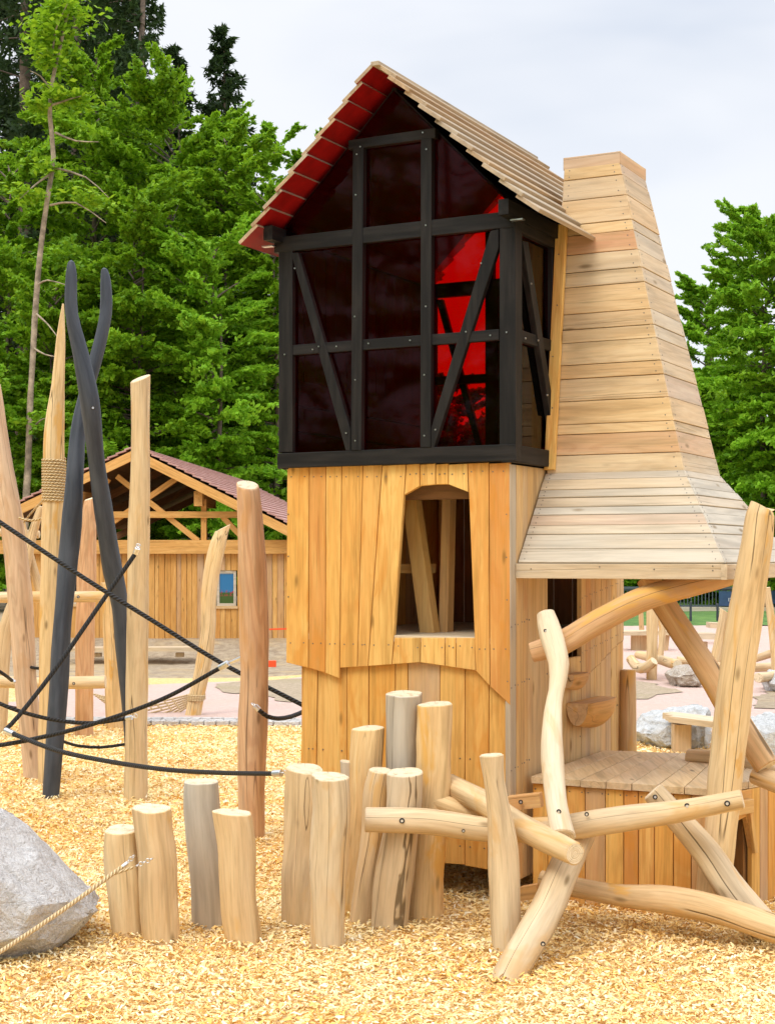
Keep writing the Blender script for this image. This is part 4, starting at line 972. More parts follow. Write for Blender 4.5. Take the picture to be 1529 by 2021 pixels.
o = rope([(-20, 1312, 9.8), (10, 1332, 9.9), (24, 1343, 11.1)], 'black rope stub meeting the pinkish pole at the left edge', sleeves=[(22, 1341, 11.1, 30, 1347, 11.1, 9)], wpx=7)
mb_l = 'tan rope in front of the boulder tied to the two left stumps'
o = rope([(-40, 1905, 5.5), (60, 1840, 5.85), (150, 1778, 6.15), (240, 1712, 6.42)], mb_l, 'tanrope', sleeves=[(238, 1714, 6.42, 252, 1703, 6.44, 8)], name='tan_rope', group='tan ropes', wpx=9)
chain(o, (252, 1703, 6.44), (266, 1688, 6.44), 3, 8); chain(o, (268, 1710, 6.42), (302, 1694, 6.42), 5, 8)
mb = MB(); tube(mb, L([(225, 1725, 6.38, 6), (262, 1712, 6.42, 6)]), seg=8, rough=0, emi=0); mb.build('strand', ['tanrope'], o)
rope([(38, 1022, 11.3), (60, 1027, 11.3), (85, 1022, 11.3), (108, 1000, 11.2)], 'thin tan rope loop below the rope bound pole', 'tanrope', name='tan_rope', group='tan ropes', wpx=5)
rope([(35, 1048, 11.5), (60, 1015, 11.5), (88, 985, 11.4)], 'thin tan rope slanting up to the rope bound pole', 'tanrope', name='tan_rope', group='tan ropes', wpx=4)
# net far behind
mb = MB()
for i in range(7):
    a = P(185+i*4, 1370+i*3, 16); b = P(385, 1368+i*3, 16.2); m_ = (a+b)/2-Z_*(.10+.02*i)
    tube(mb, [(*a, .01), (*m_, .01), (*b, .01)], seg=5, step=.2, rough=0, emi=0)
for i in range(9):
    a = P(200+i*20, 1378+i % 3*2, 16); b = P(230+i*18, 1400, 16); tube(mb, [(*a, .009), (*b, .009)], seg=5, step=.2, rough=0, emi=0)
tag(mb.build('rope_net', ['tanrope'], origin=P(280, 1400, 16)), 'low tan rope net slung to the curved pole', 'net')
# left background climbing frame
LF = thing('log_climbing_frame', 'background frame of peeled logs with crossbars behind the left poles', 'climbing frame', Vector((P(60, 1440, 14.3).x, 14.3, 0)))
def lf(pts, bolts=(), nm='crossbar', mat='log', tn=(.2, .3, .1)):
    mb = MB(); tube(mb, L(pts), tn=tn, step=.08, seg=14); o = mb.build(nm, [mat, 'end'], LF); log_bolts(o, bolts)
lf([(-60, 1180, 13.9, 22), (100, 1178, 13.9, 22), (209, 1178, 13.9, 21)], [(155, 1178, 13.8, 6)])
lf([(-60, 1342, 13.9, 24), (60, 1348, 13.9, 24), (208, 1346, 13.9, 26)], [(146, 1349, 13.8, 6)])
lf([(-40, 1050, 14.6, 16), (30, 1052, 14.6, 16), (78, 1055, 14.6, 15)])
lf([(36, 1000, 14.5, 12), (50, 1060, 14.5, 16), (66, 1120, 14.5, 17), (84, 1180, 14.5, 18)], nm='brace')
lf([(82, 1000, 14.4, 14), (66, 1050, 14.4, 18), (52, 1110, 14.4, 22), (40, 1160, 14.4, 24), (10, 1260, 14.4, 30), (-4, 1450, 14.4, 34)], nm='leg')

# ------------------------------------------------------------------ boulders
def boulder(name, pix, Y, depth, mat, lab, seed=1, amp=.03, group=None):
    bm = bmesh.new(); rs = random.Random(seed); cx = sum(p[0] for p in pix)/len(pix); cy = sum(p[1] for p in pix)/len(pix)
    for f, sc in ((-.5, .62), (-.25, .9), (0, 1), (.3, .9), (.5, .6)):
        for x, y in pix:
            q = P(cx+(x-cx)*sc, cy+(y-cy)*sc, Y)
            bm.verts.new((q.x+rs.uniform(-.02, .02), Y+depth*f+rs.uniform(-.04, .04), q.z+rs.uniform(-.01, .01)))
    r = bmesh.ops.convex_hull(bm, input=bm.verts[:]); bmesh.ops.delete(bm, geom=[g_ for g_ in r['geom_interior'] if isinstance(g_, bmesh.types.BMVert)], context='VERTS')
    bmesh.ops.triangulate(bm, faces=bm.faces[:])
    for _ in range(3):
        bmesh.ops.subdivide_edges(bm, edges=[e for e in bm.edges if e.calc_length() > .04], cuts=1, use_grid_fill=True); bmesh.ops.triangulate(bm, faces=bm.faces[:])
    bm.normal_update()
    for v in bm.verts:
        n_ = noise.fractal(v.co*4.5+Vector((seed, 0, 0)), 1, 2, 4); n2 = noise.cell(v.co*5+Vector((seed, 3, 1)))
        v.co += v.normal*(amp*n_*.7+amp*.35*(n2-.5))
    me = bpy.data.meshes.new(name); o_ = P(cx, max(p[1] for p in pix), Y); bmesh.ops.translate(bm, verts=bm.verts, vec=-o_); bm.to_mesh(me); bm.free()
    me.materials.append(M[mat]); o = bpy.data.objects.new(name, me); COL.objects.link(o); o.location = o_
    return tag(o, lab, 'boulder', group)
boulder('boulder', [(-260, 1660), (-180, 1590), (-45, 1580), (0, 1606), (60, 1668), (110, 1712), (178, 1760), (194, 1800), (150, 1850), (60, 1900), (-200, 1930), (-280, 1800)], 6.5, .8, 'rock', 'big grey granite boulder at the left foreground edge', 3, .035)
boulder('boulder', [(1244, 1440), (1275, 1412), (1330, 1402), (1362, 1390), (1388, 1384), (1398, 1440), (1400, 1478), (1330, 1492), (1265, 1470)], 13.6, 1.0, 'rockw', 'pale angular boulder carrying the low bench plank', 5, .05)
boulder('boulder', [(1462, 1420), (1500, 1405), (1560, 1410), (1600, 1440), (1590, 1520), (1480, 1520), (1455, 1480)], 12.6, 1.0, 'rockw', 'pale boulder at the right edge behind the leaning post', 8, .05)
boulder('boulder', [(1310, 1330), (1330, 1318), (1368, 1316), (1380, 1345), (1365, 1358), (1325, 1355)], 19.6, .8, 'rockb', 'small brown and grey boulder under the far logs', 11, .05)
boulder('boulder', [(1505, 1345), (1528, 1325), (1560, 1330), (1570, 1365), (1515, 1368)], 18.8, .8, 'rockw', 'small pale boulder at the far right edge', 13, .05)

# ------------------------------------------------------------------ right background playground
def bench(name, lab, pix_top, Y0, Y1, th, legs, mat='roofw'):
    """plank seat given by its picture corners: left, right at distances Y0, Y1"""
    t = thing(name, lab, 'bench', Vector((P(pix_top[0][0], 0, Y0).x, Y0, 0)))
    (x0, y0), (x1, y1) = pix_top; a = P(x0, y0, Y0); b = P(x1, y1, Y1); mb = MB()
    for k in range(3):
        o = Vector((0, .14*k, 0)); beam(mb, a+o, b+o, .135, th, tn=(rnd(0, 1), .5, .1))
    mb.build('seat', [mat], t)
    for f, yb in legs:
        c = a.lerp(b, f)+Vector((0, .14, 0)); mb = MB(); beam(mb, c-Z_*th, Vector((c.x, c.y, yb)), .14, .14, tn=(.5, .3, .2)); mb.build('leg', [mat], t)
bench('plank_bench', 'low plank bench resting on the pale boulder', ((1328, 1418), (1440, 1432)), 12.9, 12.5, .05, [(.2, 0.0)])
bench('plank_bench', 'small plank seat in the far playground left of the pointed post', ((1368, 1255), (1410, 1256)), 26, 26, .1, [(.5, -.1)])
bench('plank_bench', 'higher plank seat in the far playground behind the pointed post', ((1400, 1234), (1450, 1236)), 29, 29, .1, [(.5, -.1)])
def rpost(pts, lab, tip=None, mat='log', tn=(.2, .2, .05), cat='pole', nm='pole', grp='posts in the far playground'):
    return post(pts, lab, mat, tn, tip, grp, nm, cat=cat, seg=12)
rpost([(1287, 1196, 20.5, 24), (1286, 1260, 20.5, 22), (1285, 1360, 20.5, 21)], 'round pale post standing on the pink path beyond the hood', (.5, -.2, 1))
rpost([(1299, 1205, 21.5, 14), (1306, 1240, 21.5, 14), (1302, 1300, 21.5, 12)], 'slim pale post leaning behind the round post')
rpost([(1428, 1205, 21, 17), (1421, 1250, 21, 18), (1410, 1305, 21, 20)], 'flat pointed post cut at a slant in the far playground', (.6, -.1, 1))
rpost([(1263, 1200, 28, 9), (1266, 1250, 28, 10), (1268, 1290, 28, 10)], 'orange brown post of the far seesaw frame', tn=(.6, 0, .3))
rpost([(1362, 1188, 38, 5), (1362, 1240, 38, 5)], 'black marker post on the grass left', mat='tongs')
rpost([(1415, 1192, 38, 5), (1415, 1225, 38, 5)], 'black marker post on the grass right', mat='tongs')
rpost([(1512, 1160, 20, 14), (1522, 1230, 20, 16), (1532, 1330, 20, 18)], 'leaning pale post at the right picture edge')
def flog(pts, lab, tn=(.2, .3, .1)): return rpost(pts, lab, None, 'log', tn, 'log', 'fallen_log', 'logs lying in the far playground')
flog([(1243, 1300, 20.8, 18), (1258, 1318, 20.6, 20), (1276, 1316, 20.3, 20), (1290, 1305, 20.2, 18)], 'curved pale log on the path beside the round post')
flog([(1258, 1292, 21.5, 16), (1295, 1300, 21, 18), (1336, 1312, 20, 21)], 'log pointing at the viewer above the brown boulder')
flog([(1335, 1303, 20.5, 15), (1375, 1308, 20.5, 16), (1440, 1318, 20.6, 17), (1530, 1316, 20.8, 18)], 'long pale log crossing behind the diagonal brace', )
flog([(1392, 1299, 22, 14), (1408, 1304, 21.5, 16), (1425, 1303, 22.0, 14)], 'short orange log end behind the brace', (.5, 0, .4))
flog([(1490, 1300, 20.5, 14), (1520, 1290, 20.3, 17), (1560, 1280, 20, 18)], 'log rising towards the right picture edge')
flog([(1495, 1338, 18.5, 20), (1530, 1334, 18.8, 20), (1570, 1328, 19, 20)], 'thick log lying in front of the small pale boulder')
flog([(1330, 1178, 36, 7), (1345, 1178, 36, 8), (1360, 1176, 36, 9)], 'small log on the grass below the railing')
o = thing('rail_beam', 'long thin plank table with short leg under the hood in the distance', 'bench', Vector((P(1240, 1250, 27).x, 27, 0)))
mb = MB(); beam(mb, P(1225, 1249, 27), P(1322, 1248, 27), .5, .07, tn=(.2, .4, 0)); mb.build('seat', ['roofw'], o)
mb = MB(); beam(mb, P(1262, 1252, 27), P(1262, 1285, 27), .3, .12, tn=(.5, .1, .3)); mb.build('leg', ['roofw'], o)
mb = MB(); beam(mb, P(1312, 1252, 27), P(1308, 1290, 27), .3, .10, tn=(.5, .1, .3)); mb.build('leg', ['roofw'], o)
# railing
RL = thing('railing', 'grey metal railing with thin uprights along the far bank', 'railing', Vector((8, 45, .5)))
mb = MB(); ya = 45
beam(mb, P(1230, 1160, ya), P(1640, 1160, ya), .06, .06); beam(mb, P(1230, 1164, ya+.02), P(1640, 1164, ya+.02), .04, .04); beam(mb, P(1230, 1196, ya), P(1640, 1196, ya), .05, .05); mb.build('rail', ['darkmetal'], RL)
mb = MB()
for k in range(60): beam(mb, P(1230+k*7, 1161, ya+.03), P(1230+k*7, 1196, ya+.03), .025, .025, up=Vector((0, 1, 0)))
o = mb.build('upright', ['darkmetal'], RL)
mb = MB(); beam(mb, P(1200, 1203, 44.6), P(1660, 1205, 44.6), .3, .16, tn=(.5, .8, 0)); tag(mb.build('kerb_wall', ['roofw'], origin=P(1400, 1203, 44.6)), 'low pale ledge running below the far railing', 'ledge')
BN = thing('banner', 'dark blue banner with white letters hung on the far railing', 'banner', P(1418, 1196, 44.8))
mb = MB(); pl = Plane(P(1418, 1196, 44.8), (1, 0, 0), (0, 0, 1), (0, -1, 0)); k = 44.8/F
plank(mb, pl, [(0, 0), (64*k, 0), (64*k, 29*k), (0, 29*k)], 0, .02, (0, 0, 0), 1, 0); mb.build('sheet', ['banner'], BN)
def text(s, pos, size, parent, mat='white', bold=False):
    c = bpy.data.curves.new('t', 'FONT'); c.body = s; c.size = size; c.extrude = .002
    if bold: c.offset = size*.02
    to = bpy.data.objects.new('t', c); COL.objects.link(to); to.rotation_euler = (math.radians(90), 0, 0)
    dg = bpy.context.evaluated_depsgraph_get(); me = bpy.data.meshes.new_from_object(to.evaluated_get(dg)); bpy.data.objects.remove(to)
    me.materials.clear(); me.materials.append(M[mat]); o = bpy.data.objects.new('lettering', me); COL.objects.link(o)
    o.parent = parent; o.location = Vector(pos)-Vector(parent['_o']); o.rotation_euler = (math.radians(90), 0, 0); return o
text('IZ', P(1436, 1187, 44.76), 10*k, BN); text('AC', P(1448, 1186, 44.75), 11.5*k, BN, bold=True)
BN2 = MB(); pl = Plane(P(1512, 1192, 44.7), (1, 0, 0), (0, 0, 1), (0, -1, 0)); plank(BN2, pl, [(0, 0), (60*k, 0), (60*k, 26*k), (0, 26*k)], 0, .02, (0, 0, 0), 1, 0)
tag(BN2.build('banner', ['banner'], origin=P(1512, 1192, 44.7)), 'plain blue banner on the railing at the right picture edge', 'banner')

# ------------------------------------------------------------------ shed
SY = 30.0; ang = math.atan(200/3100); SA = Vector((math.cos(ang), -math.sin(ang), 0)); SB = Vector((math.sin(ang), math.cos(ang), 0))
SO = Vector((P(277, 0, SY).x, SY, 0)); SH = thing('timber_shed', 'timber shed with open trussed gable and reddish tiled roof', 'shed', Vector((SO.x, SO.y, -.3)))
SF = Plane(SO, SA, Z_, -SB)
GR = -.28
zr = SF.hit(277, 886)[1]; ztb, ztt = SF.hit(277, 1093)[1], SF.hit(277, 1066)[1]; zwb = SF.hit(277, 1262)[1]
HWl, HWr = 2.75, 3.9
mb = MB(); x = -HWl+.2; w1a, w1b = SF.hit(428, 1150)[0], SF.hit(466, 1150)[0]; w1z0, w1z1 = SF.hit(440, 1196)[1], SF.hit(440, 1126)[1]
w2a, w2b = SF.hit(130, 1150)[0], SF.hit(165, 1150)[0]; w2z0, w2z1 = SF.hit(140, 1192)[1], SF.hit(140, 1124)[1]
while x < HWr-.3:
    wd = rnd(.08, .13); x1 = x+wd; m_ = (x+x1)/2; d = 0 if int((x+10)/.11) % 2 else .012
    hole = None
    if w1a < m_ < w1b: hole = (w1z0, w1z1)
    if w2a < m_ < w2b: hole = (w2z0, w2z1)
    if hole:
        plank(mb, SF, [(x, zwb), (x1, zwb), (x1, hole[0]), (x, hole[0])], d, .03, tone(.2), 1, .003)
        plank(mb, SF, [(x, hole[1]), (x1, hole[1]), (x1, ztb), (x, ztb)], d, .03, tone(.2), 1, .003)
    else: plank(mb, SF, [(x, zwb), (x1, zwb), (x1, ztb), (x, ztb)], d, .03, tone(.2), 1, .003)
    x = x1
mb.build('front_wall', ['shedw'], SH)
for (wa, wb, z0, z1, mt) in ((w1a, w1b, w1z0, w1z1, 'picture'), (w2a, w2b, w2z0, w2z1, 'darkbox')):  # first pane carries the painted-on view and reflection, second is plain dark
    mb = MB(); f = .05
    for a, b, c, d in ((wa, wb, z0, z0+f), (wa, wb, z1-f, z1), (wa, wa+f, z0+f, z1-f), (wb-f, wb, z0+f, z1-f)): plank(mb, SF, [(a, c), (b, c), (b, d), (a, d)], -.01, .04, (.1, .9, 0), 0, 0)
    plank(mb, SF, [(wa-.04, z0-.05), (wb+.04, z0-.05), (wb+.04, z0), (wa-.04, z0)], .04, .1, (.3, 0, .2), 0, 0)
    wo = mb.build('window', ['roofw'], SH)
    mb = MB(); ids = [mb.vert(SF.w(a, b, -.03), lc=(a-wa, 0, b-z0)) for a, b in ((wa, z0), (wb, z0), (wb, z1), (wa, z1))]; mb.face(ids); mb.build('pane', [mt], wo)
mb = MB()
def sp_(p, q, w_=.13, h=.13, dd=.05):
    a = SF.w(*SF.hit(*p), dd); b = SF.w(*SF.hit(*q), dd); beam(mb, a, b, w_, h, up=SB, tn=(rnd(0, 1), 0, rnd(0, .4)))
beam(mb, SF.w(-HWl, (ztb+ztt)/2, .03), SF.w(HWr, (ztb+ztt)/2, .03), .2, ztt-ztb, up=SB*0+Z_, tn=(.3, 0, .2)); mb.build('plate_beam', ['shedw'], SH)
mb = MB(); sp_((88, 1016), (480, 1016), .12, .12); mb.build('tie_beam', ['shedw'], SH)
for p, q in (((232, 940), (392, 1068)), ((356, 940), (222, 1032)), ((158, 1030), (215, 945)), ((403, 985), (403, 1066)), ((158, 985), (158, 1066)), ((277, 900), (277, 1066)), ((440, 1020), (480, 1062))):
    mb = MB(); sp_(p, q, .10, .10, rnd(.0, .03)); mb.build('brace', ['shedw'], SH)
mb = MB()
for x in (160, 396):
    mb = MB(); c = SF.w(*SF.hit(x, 985), .25); beam(mb, c, c+SB*1.5, .16, .28, tn=(.3, 0, .2)); mb.build('purlin', ['shedw'], SH)
mb = MB()      # back rafters and posts seen through the gable
for k in range(1, 5):
    for sg, hw in ((-1, HWl), (1, HWr)):
        beam(mb, SO+SB*k*2.4+SA*0+Z_*(zr-.25), SO+SB*k*2.4+SA*sg*hw+Z_*(zr-.25-hw*.47), .1, .16, tn=(.8, 0, .5))
    beam(mb, SO+SB*k*2.4-SA*HWl+Z_*ztb, SO+SB*k*2.4+SA*HWr+Z_*ztb, .1, .16)
mb.build('rafter', ['darkw'], SH)
LEN = 12.0
mb = MB()      # low side and back walls
for (o_, a_x, l_) in ((SO-SA*(HWl-.25), SB, LEN-.4), (SO+SA*(HWr-.25), SB, LEN-.4)):
    pl = Plane(o_, a_x, Z_, a_x.cross(Z_)); plank(mb, pl, [(0.05, zwb), (l_, zwb), (l_, ztb), (0.05, ztb)], 0, .05, (.6, 0, .2), 1)
mb.build('side_wall', ['shedw'], SH)
mb = MB(); ov = .45
def sroof(sg, hw, sl):
    dv = (SA*sg-Z_*sl).normalized(); n_ = SB.cross(dv); n_ = n_ if n_.z > 0 else -n_; Ls = hw*math.sqrt(1+sl*sl)
    O = SO+Z_*zr-SB*ov; nrow = int(Ls/.17)
    for i in range(nrow):
        a0 = i*Ls/nrow; a1 = (i+1)*Ls/nrow+.03
        d2 = (dv*(a1-a0)+n_*.03).normalized(); n2 = (n_-d2*n_.dot(d2)).normalized()
        pl = Plane(O+dv*a0, SB, d2, n2); plank(mb, pl, [(0, 0), (LEN, 0), (LEN, a1-a0), (0, a1-a0)], .03, .03, (0, 0, 0), 0, 0, .004)
    return dv, n_, Ls, O
r1_ = sroof(1, HWr, .50); r2_ = sroof(-1, HWl, .47)
rf = mb.build('roof', ['tile'], SH)
mb = MB()
for dv, n_, Ls, O in (r1_, r2_):
    a = O-n_*.12+SB*.02; beam(mb, a, a+dv*Ls, .05, .17, up=n_, tn=(.1, 0, .2))
mb.build('bargeboard', ['shedw'], rf)
mb = MB()
for dv, n_, Ls, O in (r1_, r2_):
    pl = Plane(O, SB, dv, n_); plank(mb, pl, [(.1, 0), (LEN-.1, 0), (LEN-.1, Ls), (.1, Ls)], -.04, .03, (.5, 0, .3), 0, 0)
mb.build('roof_lining', ['darkw'], rf)
mb = MB(); box(mb, SO+SB*4+Z_*(zwb-.05), (SA, SB, Z_), (HWr, 3, .04)); mb.build('floor', ['darkw'], SH)
# benches by the shed, orange bits
bench('plank_bench', 'long low plank bench in front of the shed wall', ((140, 1282), (388, 1281)), 27.5, 27.5, .07, [(.2, -.15), (.86, -.15)])
mb = MB(); beam(mb, P(528, 1310, 25), P(545, 1310, 25), .09, .1); tag(mb.build('orange_pipe', ['orange'], origin=P(535, 1310, 25)), 'small orange pipe end lying on the soil beside the reddish pole', 'pipe')
mb = MB(); beam(mb, P(500, 1243, 29), P(600, 1240, 29), .03, .03); tag(mb.build('barrier_tape', ['orange'], origin=P(550, 1240, 29)), 'red strip running along the shed wall foot near the tower', 'tape')

# ------------------------------------------------------------------ trees
def leaves(C, D, ln, wd, seed, up=.75):
    """C centres, D spray directions -> diamond leaf faces, roughly level with random tilt"""
    r = np.random.RandomState(seed); n = len(C)
    N = r.normal(0, 1, (n, 3))*(1-up); N[:, 2] += up; N /= np.linalg.norm(N, axis=1)[:, None]
    D = D+r.normal(0, .5, (n, 3)); D -= N*(D*N).sum(1)[:, None]; D /= np.linalg.norm(D, axis=1)[:, None]
    S = np.cross(N, D); l = (ln*(.6+.8*r.rand(n)))[:, None]; w_ = (wd*(.6+.8*r.rand(n)))[:, None]
    V = np.empty((n, 4, 3)); V[:, 0] = C-D*l*.5; V[:, 1] = C+S*w_*.5; V[:, 2] = C+D*l*.5-N*0; V[:, 3] = C-S*w_*.5
    return V
def fast_mesh(name, V, tn, mat, parent):
    n = len(V); o_ = np.array(parent['_o']); V = V-o_
    me = bpy.data.meshes.new(name); me.vertices.add(n*4); me.vertices.foreach_set('co', V.astype('f').ravel())
    me.loops.add(n*4); me.loops.foreach_set('vertex_index', np.arange(n*4).astype('i')); me.polygons.add(n); me.polygons.foreach_set('loop_start', (np.arange(n)*4).astype('i'))
    me.update(calc_edges=True); t = np.ones((n, 4, 4), 'f'); t[:, :, :3] = tn[:, None, :]
    a = me.attributes.new('tn', 'FLOAT_COLOR', 'POINT'); a.data.foreach_set('color', t.ravel()); me.materials.append(M[mat])
    o = bpy.data.objects.new(name, me); COL.objects.link(o); o.parent = parent; return o
def tree(kind, px, top, Y, wpx, lab, seed, base_py=None, dens=1.0, mat='leaf', nm='beech_tree', lo=.12, cat='tree', grp='trees of the forest edge', zb=0, at=None):
    r = np.random.RandomState(seed); k = Y/F; x0 = (px-CX)*k; zt = EYE+(HY-top)*k; H = zt-zb; R = wpx*.5*k
    if at: x0, Y, H, R = at
    root = thing(nm, lab, cat, Vector((x0, Y, zb)), grp)
    mb = MB(); lean = r.normal(0, .15, 2); random.seed(seed)
    tp = [(x0+lean[0]*f*R*.4+.1*math.sin(f*5+seed), Y+lean[1]*f, zb+H*f, max(.02, (.022*H*(1-f)**.8*.5))) for f in ((0, .2, .4, .6, .8, .97) if kind == 'spruce' else (0, .15, .3, .5, .7, .86))]
    tube(mb, tp, seg=9, step=1.0, rough=.04, emi=0, tn=(.3, .3, 0)); 
    Cs, Ds, Ts = [], [], []; limbs = []
    if kind == 'broad':
        nb = int(150*dens)
        for i in range(nb):
            f = lo+(1-lo)*(i+r.rand())/nb; prof = (math.sin(math.pi*min(1, (1-f)*1.05+.02)**.75)**.7) if f > .05 else .6
            prof = max(.03, 1-abs((f-.45)/.60)**2.8)**.6*(.85+.15*math.sin(f*9+seed)); ln = R*prof*(.7+.45*r.rand()); az = r.rand()*6.283; ln *= max(.45, min(1.35, 1+1.3*noise.noise(Vector((math.cos(az)*1.3+seed, math.sin(az)*1.3, f*5)))))
            rise = .95*f**2.5-.05+r.normal(0, .14); d = np.array([math.cos(az), math.sin(az), rise]); b = np.array([x0, Y, zb+H*f])
            if r.rand() < .5: limbs.append((b, d*ln*.85))
            ns = 6
            for s_ in range(ns):
                sub = d+np.array([r.normal(0, .38), r.normal(0, .38), r.normal(0, .16)]); t0 = r.uniform(.25, .85)
                m = int(76*(.5+ln/3.0)); t = r.rand(m)**.7
                c0 = b+d*ln*t0; l2 = ln*.48
                c = c0+sub[None, :]*(l2*(t-.2))[:, None]; side = np.array([-sub[1], sub[0], 0]); side /= np.linalg.norm(side)
                c += side[None, :]*(r.normal(0, 1, m)*l2*.30*(1.05-t))[:, None]; c[:, 2] += r.normal(0, .06, m)*l2*.6-(t**2)*l2*.22
                Cs.append(c); Ds.append(np.repeat(sub[None, :], m, 0)); tb = r.rand()
                Ts.append(np.stack([np.clip(tb*.6+r.rand(m)*.5, 0, 1), (r.rand(m) > .75)*r.rand(m)*(.4+.6*f), np.zeros(m)], 1))
        C = np.concatenate(Cs); D = np.concatenate(Ds); lf = Y/48 if at is None else .75; V = leaves(C, D, .19*lf, .10*lf, seed, .55)
    else:
        nb = int(150*dens)
        for i in range(nb):
            f = lo+(.99-lo)*(i+r.rand())/nb; ln = R*(max(.02, 1-f))**.62*(.5+.6*r.rand())+.08; az = r.rand()*6.283
            d = np.array([math.cos(az), math.sin(az), -.22+.35*f+r.normal(0, .08)]); b = np.array([x0, Y, zb+H*f])
            if r.rand() < .4: limbs.append((b, d*ln*.9))
            m = int(30+110*ln/R); t = r.rand(m)**.75; side = np.array([-d[1], d[0], 0])
            c = b+d[None, :]*(ln*t)[:, None]+side[None, :]*(r.normal(0, 1, m)*ln*.13*(1.15-t))[:, None]
            c[:, 2] += ln*.16*t**2.5-np.abs(r.normal(0, 1, m))*.20*(R/3)
            dd = np.repeat(d[None, :], m, 0)+np.array([0, 0, -.9])[None, :]*r.rand(m)[:, None]
            Cs.append(c); Ds.append(dd); Ts.append(np.stack([r.rand(m)*.8, (r.rand(m) > .85)*.7, np.zeros(m)], 1))
        C = np.concatenate(Cs); D = np.concatenate(Ds); V = leaves(C, D, .34*Y/55, .10*Y/55, seed, .35)
    for b, v in limbs:
        e = b+v; m_ = b+v*.5+np.array([0, 0, .04*np.linalg.norm(v)]); tube(mb, [(*b, .035), (*m_, .022), (*e, .008)], seg=5, step=2, rough=0, emi=0)
    mb.build('trunk', ['bark'], root)
    fast_mesh('crown', V, np.concatenate(Ts).astype('f'), mat, root); return root
tr = [
 ('spruce', 40, -700, 62, 520, 'dark spruce filling the top left corner', 1, 'needle', 'spruce_tree', .05, 1.5),
 ('spruce', 160, -640, 60, 440, 'dark tall spruce behind the thin bare trunk', 2, 'needle', 'spruce_tree', .05, 1.5),
 ('spruce', 262, -330, 58, 400, 'dark spruce with drooping branches reaching over bright sky', 3, 'needle', 'spruce_tree', .05, 1.5),
 ('spruce', 438, 38, 66, 300, 'slender spruce with pointed top against the sky', 4, 'needle', 'spruce_tree', .05, 1.2),
 ('spruce', 345, 78, 63, 260, 'dark fir between the drooping spruce and the pointed one', 24, 'needle', 'spruce_tree', .05, 1.2),
 ('spruce', 560, 430, 66, 260, 'dark spruce low behind the tower roof', 22, 'needle', 'spruce_tree', .05, 1.2),
 ('spruce', 110, 120, 64, 360, 'dark spruce far behind the left forest edge', 31, 'needle', 'spruce_tree', .02, 1.8),
 ('spruce', 250, 160, 66, 360, 'dark spruce far behind the middle of the forest', 32, 'needle', 'spruce_tree', .02, 1.8),
 ('spruce', 380, 300, 66, 360, 'dark spruce far behind the trees left of the roof', 33, 'needle', 'spruce_tree', .02, 1.8),
 ('spruce', 480, 420, 64, 330, 'dark spruce low in the gap beside the tower', 34, 'needle', 'spruce_tree', .02, 1.6),
 ('spruce', -30, -600, 66, 480, 'dark spruce far back in the upper left corner', 35, 'needle', 'spruce_tree', .02, 1.8),
 ('spruce', 100, -600, 68, 480, 'dark spruce far back between the two tall spruces', 36, 'needle', 'spruce_tree', .02, 1.8),
 ('spruce', 225, -300, 70, 400, 'dark spruce far back left of the drooping spruce', 37, 'needle', 'spruce_tree', .02, 1.6),
 ('broad', 650, 340, 52, 280, 'green tree hidden behind the left half of the tower', 38, 'leaf', 'beech_tree', .1, 1.0),
 ('broad', 715, 400, 54, 170, 'green tree hidden behind the middle of the tower', 39, 'leaf', 'beech_tree', .1, 1.0),
 ('broad', 880, 770, 54, 260, 'low green tree hidden behind the tower arch', 40, 'leaf', 'beech_tree', .05, .9),
 ('broad', 545, 268, 60, 150, 'light airy tree peeking over the left roof edge', 5, 'leaf2', 'beech_tree', .25, .6),
 ('broad', 340, 205, 52, 300, 'tall bright green tree in the forest middle', 6, 'leaf', 'beech_tree', .1, 1.2),
 ('broad', 445, 275, 50, 230, 'bright green tree just left of the tower roof', 7, 'leaf', 'beech_tree', .1, 1.2),
 ('broad', 190, 110, 54, 280, 'green tree right beside the thin bare trunk', 8, 'leaf', 'beech_tree', .1, 1.1),
 ('broad', 20, 330, 50, 360, 'green tree at the left picture edge', 9, 'leaf', 'beech_tree', .1, 1.1),
 ('broad', 265, 400, 47, 320, 'lower green tree above the shed ridge', 10, 'leaf', 'beech_tree', .1, 1.2),
 ('broad', 420, 500, 46, 300, 'lower pale green tree between shed and tower', 11, 'leaf2', 'beech_tree', .1, 1.0),
 ('broad', 540, 400, 49, 260, 'green tree hugging the tower left wall', 12, 'leaf', 'beech_tree', .1, 1.1),
 ('broad', 110, 560, 46.5, 260, 'low green tree behind the crossed black poles', 13, 'leaf', 'beech_tree', .1, 1.0),
 ('broad', -70, 640, 44.5, 260, 'yellow green tree cut off by the left picture edge', 14, 'leaf2', 'beech_tree', .1, .9),
 ('broad', 1512, 450, 47, 290, 'dense light green tree rising high at the right edge', 15, 'leaf2', 'beech_tree', .05, 1.5),
 ('broad', 1610, 520, 45, 260, 'green tree partly outside the right picture edge', 16, 'leaf', 'beech_tree', .05, 1.3),
 ('broad', 1395, 585, 60, 190, 'smaller tree peeking out left of the big right tree', 17, 'leaf2', 'beech_tree', .05, 1.1),
 ('broad', 1440, 800, 52, 300, 'dark green bushy tree low behind the hood', 18, 'leaf', 'beech_tree', .02, 1.2),
 ('broad', 1360, 1000, 56, 300, 'low green bush line behind the railing under the hood', 19, 'leaf2', 'beech_tree', .02, 1.1),
 ('broad', 1560, 1040, 50, 260, 'low green bush behind the railing at the right edge', 20, 'leaf', 'beech_tree', .02, 1.1),
]
